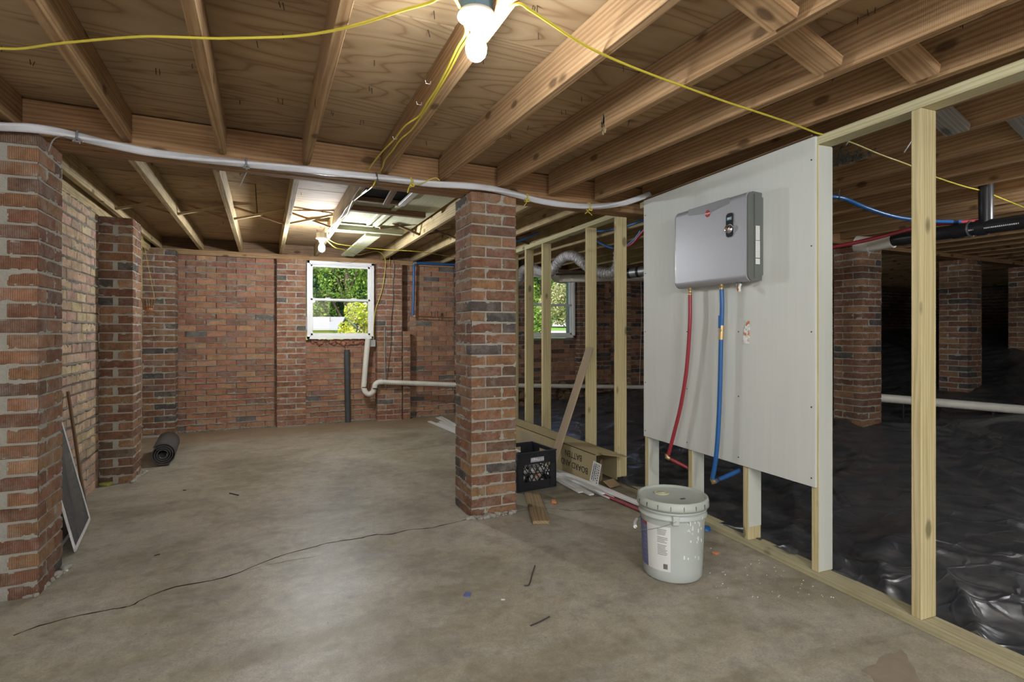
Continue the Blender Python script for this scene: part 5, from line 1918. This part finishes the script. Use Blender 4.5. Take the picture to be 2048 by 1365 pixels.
# blue pipe
p1_, p2_, p3_ = at(826, 633, Y=7.10), at(828, 526, Y=7.10), at(915, 530, Y=7.10)
t = empty('blue_wall_pipe', p1_, 'blue plastic pipe running down and along the wall right of the pilaster', 'pipe')
MB().tube([p1_, p2_], .016, 12).build('pipe_run', M['pex_blue'], t)
MB().tube([p2_ + Vector((.02, 0, 0)), p3_, p3_ + Vector((.4, 0, -.01))], .016, 12).build('pipe_run', M['pex_blue'], t)
MB().tube([p2_ + Vector((0, 0, -.02)), p2_, p2_ + Vector((.03, 0, 0))], .019, 10).build('elbow', M['galv'], t)
MB().tube([p1_ + Vector((0, 0, .01)), p1_, p1_ + Vector((.03, 0, 0))], .017, 10).build('elbow', M['brass'], t)
MB().tube([p1_ + Vector((.03, 0, 0)), at(850, 634, Y=7.10), at(905, 636, Y=7.10)], .008, 8).build('copper_run', M['copper'], t)
vp = at(874, 622, Y=7.10)
MB().tube([vp, vp + Vector((0, 0, -.09))], .012, 8).build('hose_valve', M['copper'], t)

# ------------------------------------------------------------------ ducts and pipes beyond the studs
dpts = [(1026, 575, 6.9), (1040, 556, 6.7), (1047, 541, 6.5), (1062, 537, 6.2), (1078, 543, 6.0), (1096, 546, 5.85), (1108, 536, 5.75), (1120, 521, 5.7), (1133, 513, 5.62), (1147, 513, 5.55), (1160, 521, 5.5), (1176, 534, 5.45), (1194, 543, 5.4), (1212, 547, 5.35), (1228, 544, 5.3), (1236, 530, 5.25), (1238, 505, 5.22)]
P_ = catmull([at(x, y, d=d) for x, y, d in dpts], 14)
tot = MB().tube(P_, .05, 20, radf=lambda i, a: (.049 if i % 4 < 2 else .0555) + RNG.uniform(-.002, .002))
tot.sm = [False] * len(tot.sm)
tag(tot.build('flexible_duct', M['foil']), 'silver crinkled flexible duct looping beyond the bare studs', 'duct')
p = at(1131, 500, d=5.60)
lumber('hanger_strap', p, Vector((p.x, p.y, 2.09)), .018, .002, 'galv', 'metal strap holding up the silver duct at its peak', 'strap')
p = at(1215, 551, d=5.34)
tag(MB().tube(catmull([p + Vector((-.0, 0, .06)), p, p + Vector((.03, 0, -.02)), p + Vector((.05, 0, .01))]), .006, 6).build('duct_tie', M['trim_white']), 'short white tie under the silver duct', 'tie')
# white pipe under the duct
a_, b_ = at(1118, 558, d=6.9), at(1300, 553, d=6.2)
t = empty('overhead_drain', a_, 'white overhead drain pipe with an elbow, below the silver duct', 'pipe')
MB().tube([a_, b_], .048, 18).build('pipe_barrel', M['pvc'], t)
MB().tube(catmull([a_ + Vector((.1, 0, 0)), a_, a_ + Vector((-.05, .0, .02)), a_ + Vector((-.075, 0, .08))]), .054, 18).build('elbow', M['pvc'], t)
q = a_.lerp(b_, .12)
MB().tube([q, a_.lerp(b_, .16)], .053, 18).build('joint_collar', M['pvc'], t)
a_, b_ = at(1250, 548, d=5.9), at(1330, 537, d=5.6)
t = empty('grey_drain', a_, 'grey green banded pipe just left of the white panel', 'pipe')
MB().tube([a_, b_], .055, 18).build('pipe_barrel', M['galv'], t)
for k in (.10, .32):
    MB().tube([a_.lerp(b_, k), a_.lerp(b_, k + .06)], .058, 18).build('rubber_band', M['abs'], t)
p = at(1140, 538, d=6.4)
for px_, d_, zz_, lb_ in ((1150, 6.75, .045, 'thin metal hanger holding the white overhead drain'), (1262, 5.85, .05, 'thin metal hanger holding the grey banded pipe')):
    q = at(px_, 557 if px_ < 1200 else 546, d=d_)
    lumber('pipe_hanger', q, Vector((q.x, q.y, 2.10)), .012, .002, 'galv', lb_, 'hanger')
lumber('dark_rail', at(1112, 549, d=6.5), at(1290, 545, d=6.0), .02, .02, 'wire_dark', 'thin dark rail above the white overhead drain', 'rail')
# pex behind the studs
cable('blue_hose', [at(x, y, o=-.16) for x, y in [(1186, 463), (1215, 461), (1255, 452), (1285, 441), (1320, 428)]], .010, 'pex_blue', 'pale blue hose crossing behind the studs to the panel', cat='hose')
cable('dark_blue_hose', [at(x, y, o=-.22) for x, y in [(1158, 461), (1172, 467), (1195, 483), (1215, 493), (1232, 497), (1252, 492), (1270, 478), (1282, 462)]], .010, 'pex_blue', 'darker blue hose sagging under the joists behind the studs', cat='hose')
cable('red_hose', [at(x, y, o=-.22) for x, y in [(1252, 494), (1266, 487), (1282, 468), (1298, 452), (1320, 440)]], .011, 'pex_red', 'red hose rising behind the last bare stud', cat='hose')
cable('blue_hose', [at(x, y, d=5.5) for x, y in [(1030, 484), (1045, 480), (1060, 473), (1078, 466)]], .012, 'pex_blue', 'short blue hose between joists beside the middle pier', cat='hose')
cable('wall_string', [at(1282, 560, Y=7.12), at(1283, 640, Y=7.12), at(1281, 700, Y=7.12), at(1279, 772, Y=7.10)], .003, 'cable_white', 'thin white wire hanging on the dark wall left of the panel', cat='wire')

# crawl space pipes
XP = 4.16
pipez = 1.816
bp_ = empty('black_drain', (XP, 2.5, pipez), 'thick black drain pipe under the crawl space joists', 'pipe')
MB().tube([(XP, -1.0, pipez), (XP, 2.46, pipez)], .0445, 20).build('pipe_barrel', M['abs'], bp_)
y_a, y_b = at(1975, 455, X=XP).y, at(1905, 470, X=XP).y
for ya, yb, r in ((at(1955, 460, X=XP).y, at(1975, 455, X=XP).y, .052), (at(1908, 470, X=XP).y, at(1924, 465, X=XP).y, .051)):
    MB().tube([(XP, ya, pipez), (XP, yb, pipez)], r, 20).build('joint_collar', M['abs'], bp_)
MB().tube([(XP, at(1940, 463, X=XP).y, pipez), (XP, at(1943, 462, X=XP).y, pipez)], .0535, 20).build('clamp_ring', M['galv'], bp_)
yr = at(1972, 420, X=XP).y
MB().tube([(XP, yr, pipez), (XP, yr, 2.2)], .038, 16).build('riser', M['abs'], bp_)
MB().tube([(XP, 2.44, pipez - .003), (XP, 2.62, pipez - .012)], .052, 18).build('white_coupling', M['pvc'], bp_)
MB().tube([(XP, 2.60, pipez - .01), (XP - .02, 2.70, pipez + .01)], .060, 18).build('white_bend', M['pvc'], bp_)
mb = MB()
for k in range(26):
    ys_ = at(2044, 440, X=XP).y + k * .010
    mb.box((XP - .0445 + .002, ys_, pipez - .014), (.002, RNG.uniform(.004, .008), .008))
o = mb.build('pipe_print', M['white_print'], bp_)
o['kind'] = 'stuff'
cable('red_water_line', [at(x, y, X=X) for x, y, X in [(1600, 505, 3.6), (1668, 494, 3.7), (1740, 479, 3.8), (1810, 461, 3.9), (1865, 449, 4.0), (1920, 445, 4.2), (1975, 440, 4.5)]], .0135, 'pex_red', 'dark red water line crossing the crawl space below the joists', cat='hose', sub=8)
cable('blue_water_line', [at(x, y, X=X) for x, y, X in [(1640, 389, 2.75), (1668, 394, 2.85), (1690, 398, 2.95), (1730, 415, 3.1), (1775, 430, 3.3), (1815, 438, 3.5), (1870, 443, 3.8), (1930, 443, 4.3), (1985, 438, 5.0)]], .0115, 'pex_blue', 'blue water line sagging across the crawl space below the joists', cat='hose', sub=8)
p = at(1677, 396, X=2.88)
tag(MB().tube([p + Vector((-.004, -.006, -.01)), p + Vector((.004, .006, .025))], .006, 6).tube([p + Vector((0, 0, 0)), p + Vector((.01, 0, .05))], .002, 5).build('pipe_clip', M['wire_dark']), 'black clip holding the blue water line', 'clip')
a_, b_ = at(1745, 795, d=5.75), at(2075, 822.5, d=5.25)
t = empty('low_white_pipe', a_, 'white plastic pipe low above the black sheet at the right', 'pipe')
MB().tube([a_, b_], .044, 18).build('pipe_barrel', M['pvc'], t)
mb = MB()
for k in range(30):
    q = a_.lerp(b_, .35 + k * .02)
    mb.box(q + Vector((-.01, -.0435, -.006)), (RNG.uniform(.006, .016), .002, .008))
o = mb.build('pipe_print', M['grey_print'], t)
o['kind'] = 'stuff'
for k in (.2, .75):
    q = a_.lerp(b_, k)
    g0 = float(gz(q.x, q.y))
    o = MB().box((q.x, q.y, (q.z - .04 + g0) / 2), (.018, .018, q.z - .04 - g0 + .06), None, .002).build('support_stake', M['abs'])
    tag(o, 'thin stake propping the low white pipe nearer the pier' if k < .5 else 'thin stake propping the low white pipe at the right edge', 'stake')
# vent tube under the sheet near the white stud, kept as a soft fold
vt = catmull([at(1640, 950, z=.05), at(1665, 985, z=.05), at(1690, 1020, z=.03), at(1716, 1066, z=-.06)], 8)
tag(MB().tube(vt, .045, 14).build('buried_tube', M['plastic']), 'tube-shaped fold of black plastic behind the white stud', 'plastic fold')
# grey fuzz on the crawl joists
fz = MB()
for i in range(700):
    p = at(RNG.gauss(1700, 26), RNG.gauss(336, 17), X=2.868)
    if p.z > 2.205 or p.z < 2.065:
        continue
    v, f = cbox(.004, RNG.uniform(.004, .012), RNG.uniform(.006, .02))
    fz.add(v, f, Matrix.Translation(p) @ rotm(RNG.uniform(-.8, .8), RNG.uniform(-.8, .8), 0).to_4x4())
if fz.v:
    tag(fz.build('insulation_fuzz', M['cobweb']), 'grey fuzz clinging to a crawl space joist beside the white stud', 'insulation fuzz', kind='stuff')
for x, y, lb in ((1692, 290, 'bright nail behind the top plate left of the tall stud'), (1808, 305, 'bright nail at the left side of the tall stud head')):
    p = at(x, y, X=2.484)
    tag(MB().tube([p, p + Vector((.01, -.03, .05))], .003, 6).build('nail', M['galv']), lb, 'nail')

# ------------------------------------------------------------------ small things on the floor
def onfloor(x, y):
    return at(x, y, z=.003)


for pts, r, mt, lb, nm in (
        ([(1061, 1252), (1080, 1244), (1099, 1234)], .003, 'wire_dark', 'thin dark twig on the slab at lower right centre', 'twig'),
        ([(1107, 1207), (1120, 1201), (1133, 1194)], .0025, 'tan_board', 'pale wood splinter on the slab', 'splinter'),
        ([(1070, 1132), (1064, 1150), (1058, 1170), (1048, 1172)], .003, 'wire_dark', 'hooked dark scrap on the slab below the plank', 'scrap'),
        ([(459, 987), (468, 989), (477, 991)], .004, 'wire_dark', 'small dark stick on the slab in the middle of the room', 'twig'),
        ([(309, 1112), (315, 1110), (320, 1109)], .003, 'wire_dark', 'tiny dark stick on the slab near the near pier', 'twig'),
        ([(366, 981), (372, 981)], .003, 'wire_dark', 'tiny dark chip on the slab left of centre', 'chip')):
    tag(MB().tube(catmull([onfloor(*q) for q in pts], 3), r, 6).build(nm, M[mt]), lb, nm)


def chip(x, y, s, mat, nm, lb, fl_=.4):
    v, f = cbox(s * 1.4, s, s * fl_, s * .12)
    v = [(a + RNG.uniform(-.15, .15) * s, b + RNG.uniform(-.15, .15) * s, c) for a, b, c in v]
    tag(MB().add(v, f, Matrix.Translation(at(x, y, z=s * fl_ / 2)) @ rotm(rz=RNG.random() * 3).to_4x4()).build(nm, M[mat]), lb, 'debris')


chip(128, 1144, .022, 'paint_drip', 'plaster_chip', 'white plaster chip on the slab by the near pier', .35)
chip(935, 1190, .028, 'label_blue', 'tape_scrap', 'torn blue tape scrap on the slab', .06)
chip(1006, 1200, .012, 'paint_drip', 'paper_scrap', 'tiny white paper scrap right of the blue tape', .2)
chip(1108, 1004, .030, 'orange_chip', 'brick_chip', 'orange brick chip beside the worn plank', .6)
chip(1431, 1107, .022, 'orange_chip', 'brick_chip', 'small orange chip on the slab right of the bucket', .5)
chip(1157, 956, .045, 'orange_chip', 'leaf_scrap', 'orange leafy scrap against the cardboard box', .6)
chip(1172, 966, .030, 'orange_chip', 'leaf_scrap', 'smaller orange scrap at the corner of the cardboard box', .6)
chip(1263, 1004, .030, 'red_trim', 'red_scrap', 'dark red scrap on the slab behind the bucket', .5)
chip(1414, 1058, .030, 'pex_blue', 'blue_pipe_stub', 'short blue pipe stub on the slab right of the bucket', .8)
chip(213, 968, .05, 'shed_wall', 'yellow_scrap', 'yellowish scrap at the foot of the left pilaster', .5)
sp_ = MB()
for i in range(120):
    a = at(RNG.uniform(1420, 1700), RNG.uniform(1060, 1200), z=.001)
    if a.x > 2.28:
        continue
    s = RNG.uniform(.001, .003)
    sp_.box(a, (s * 2, s, s))
o = sp_.build('paint_specks', M['paint_drip'], fl)
o['kind'] = 'stuff'

# ------------------------------------------------------------------ outdoors
def terrain():
    nx_, ny_ = 80, 90
    xs_ = np.linspace(-25, 60, nx_)
    ys_ = 7.55 + (90 - 7.55) * np.linspace(0, 1, ny_) ** 1.6
    X_, Y_ = np.meshgrid(xs_, ys_)
    t_ = np.clip((X_ / np.maximum(Y_, 1) - .26) / .16, 0, 1)
    t_ = t_ * t_ * (3 - 2 * t_)
    hi = np.interp(Y_, [7.5, 16, 22, 38, 60, 90], [1.0, 1.12, 1.345, 2.2, 3.0, 4.0])
    lo = np.interp(Y_, [7.5, 12, 25, 90], [.6, -.5, -.9, -.5])
    return np.stack([X_, Y_, lo * (1 - t_) + hi * t_], -1)


P = terrain()
o = link('lawn', grid_mesh('lawn', P, M['grass']))
tag(o, 'sloping grass outside the windows', kind='structure')


def strip_on(y0, y1, name, lab):
    xs_ = np.linspace(5.5, 40, 40)
    ys_ = np.linspace(y0, y1, 12)
    X_, Y_ = np.meshgrid(xs_, ys_)
    Z_ = np.interp(Y_, [7.5, 16, 22, 38, 60], [1.0, 1.12, 1.345, 2.2, 3.0]) + .03
    tag(link(name, grid_mesh(name, np.stack([np.maximum(X_, Y_ * .43), Y_, Z_], -1), M['asphalt'])), lab, kind='structure')


strip_on(10, 16.5, 'driveway', 'pale driveway just outside the second window')
strip_on(22, 37, 'road', 'pale street beyond the grass outside the second window')


def leaves(n, centres, size, seed):
    r = np.random.default_rng(seed)
    c = np.array([k[:3] for k in centres])
    rad = np.array([k[3] for k in centres])
    pr_ = rad ** 2 / (rad ** 2).sum()
    i = r.choice(len(c), n, p=pr_)
    d = r.normal(size=(n, 3))
    d /= np.linalg.norm(d, axis=1)[:, None]
    q = c[i] + d * (rad[i] * r.uniform(.55, 1.05, n) ** .6)[:, None]
    a = r.normal(size=(n, 3)); a /= np.linalg.norm(a, axis=1)[:, None]
    b = np.cross(a, r.normal(size=(n, 3))); b /= np.linalg.norm(b, axis=1)[:, None]
    s = size * r.uniform(.6, 1.3, n)[:, None]
    V = np.stack([q - a * s, q + b * s * .5, q + a * s, q - b * s * .5], 1).reshape(-1, 3)
    return V, n


def leafmesh(name, V, n, mat, parent):
    me = bpy.data.meshes.new(name)
    me.vertices.add(4 * n)
    me.vertices.foreach_set('co', V.astype(np.float32).ravel())
    me.loops.add(4 * n)
    me.loops.foreach_set('vertex_index', np.arange(4 * n, dtype=np.int32))
    me.polygons.add(n)
    me.polygons.foreach_set('loop_start', np.arange(0, 4 * n, 4, dtype=np.int32))
    me.polygons.foreach_set('loop_total', np.full(n, 4, dtype=np.int32))
    me.materials.append(M[mat])
    me.update(calc_edges=True)
    return link(name, me, parent)


def tree(px, d, zb, ztop, rad, mat, label, n, size, seed, name='tree', trunk=True, cat='tree'):
    base = at(px, HY, d=d)
    base.z = zb
    t = empty(name, base, label, cat, 'trees and shrubs outside')
    r = random.Random(seed)
    hh = ztop - zb
    if trunk:
        tk = MB().tube([base, base + Vector((.1, 0, hh * .4)), base + Vector((-.1, .1, hh * .8))], .2, 8, radf=lambda i, a: .22 - .06 * i)
        for k in range(6):
            z = base + Vector((0, 0, hh * (.3 + .08 * k)))
            tk.tube([z, z + Vector((r.uniform(-1, 1) * rad * .7, r.uniform(-1, 1) * rad * .4, hh * .2))], .05, 5)
        tk.build('trunk', M['bark'], t)
    else:
        tk = MB()
        for k in range(5):
            tk.tube([base + Vector((r.uniform(-.05, .05), r.uniform(-.05, .05), 0)), base + Vector((r.uniform(-.5, .5) * rad, r.uniform(-.5, .5) * rad, hh * .8))], .012, 5)
        tk.build('stems', M['bark'], t)
    cs_ = []
    for k in range(16):
        z = r.uniform(.12 if trunk else .15, 1.0)
        w = rad * (1.0 if z < .75 else .7)
        cs_.append((base.x + r.uniform(-w, w) * .7, base.y + r.uniform(-w, w) * .5, zb + hh * z, rad * r.uniform(.28, .5)))
    V, n = leaves(n, cs_, size, seed)
    leafmesh('crown', V, n, mat, t)


tree(628, 24, -1, 6.5, 2.6, 'leaf_dark', 'dark green tree at the left of the small window view', 16000, .085, 1)
tree(665, 27, -1, 6.0, 2.4, 'leaf_dark', 'dark tree straight behind the white-roofed shed', 16000, .085, 2)
tree(695, 23, -1, 6.6, 2.2, 'leaf_light', 'sunlit light green tree at the top right of the small window view', 16000, .075, 3)
tree(735, 30, -1, 7.5, 2.8, 'leaf_light', 'lighter tree at the right edge of the small window view', 12000, .09, 4)
tree(700, 38, -1, 8, 3.5, 'leaf_dark', 'dark tree far behind the yellow shrub', 12000, .13, 5)
tree(590, 30, -1, 8, 3.2, 'leaf_dark', 'dark tree just outside the left edge of the window view', 5000, .18, 12)
tree(727, 11.5, .1, 1.60, .52, 'leaf_yellow', 'yellow green flowering shrub close to the small window', 5000, .035, 6, 'shrub', False, 'shrub')
tree(1075, 13, .9, 1.75, .42, 'leaf_light', 'green shrub at the left of the second window view', 3000, .035, 7, 'shrub', False, 'shrub')
tree(1120, 24, 1.6, 3.0, 1.05, 'leaf_pink', 'pink blossoming shrub across the street', 7000, .055, 8, 'shrub', False, 'shrub')
tree(1080, 36, 1.6, 8, 3.0, 'leaf_light', 'light tree above the street at the left of the second window', 12000, .11, 9)
tree(1125, 42, 2.2, 9, 3.6, 'leaf_dark', 'dark tree beyond the street in the second window', 13000, .14, 10)
tree(1160, 40, 2.2, 4.0, 3.0, 'leaf_dark', 'low dark hedge tree across the street', 6000, .14, 11, trunk=False)
tree(1015, 36, 1, 9, 3.6, 'leaf_dark', 'dark tree hidden mostly behind the middle pier', 5000, .2, 13)

# shed
sa = at(605, 658, d=18); sb = at(678, 658, d=18)
sh = empty('garden_shed', ((sa.x + sb.x) / 2, sa.y, -.8), 'garden shed with a white metal roof outside the small window', 'shed')
ux = (sb - sa); ux.z = 0
L = ux.length; ux.normalize()
uy = Vector((-ux.y, ux.x, 0))
ez = at(640, 658, d=18).z
rz_ = at(640, 634, d=19.2).z
R_ = Matrix((ux, uy, Vector((0, 0, 1)))).transposed().to_4x4()
A = Vector((sa.x, sa.y, 0)) - ux * 2.2
W_ = L + 2.2
MB().add(*cbox(W_ - .3, 2.2, ez + .8), Matrix.Translation(A) @ R_ @ Matrix.Translation((W_ / 2 - .1, 1.25, (ez - .8) / 2))).build('shed_wall', M['shed_wall'], sh)
V = [(0, 0, ez), (W_, 0, ez), (W_ - .18, 1.25, rz_), (0, 1.25, rz_), (W_, 2.5, ez), (0, 2.5, ez)]
V += [(a, b, c - .05) for a, b, c in V]
MB().add(V, [(0, 1, 2, 3), (3, 2, 4, 5), (6, 9, 8, 7), (9, 11, 10, 8), (0, 6, 7, 1), (1, 7, 8, 2), (2, 8, 10, 4), (4, 10, 11, 5), (5, 11, 9, 3), (3, 9, 6, 0)], Matrix.Translation(A) @ R_).build('shed_roof', M['roof_white'], sh)
q = A + R_.to_3x3() @ Vector((W_ - .55, .75, ez + (rz_ - ez) * .6))
MB().tube([q, q + Vector((0, 0, .14))], .02, 6).build('roof_vent', M['wire_grey'], sh)
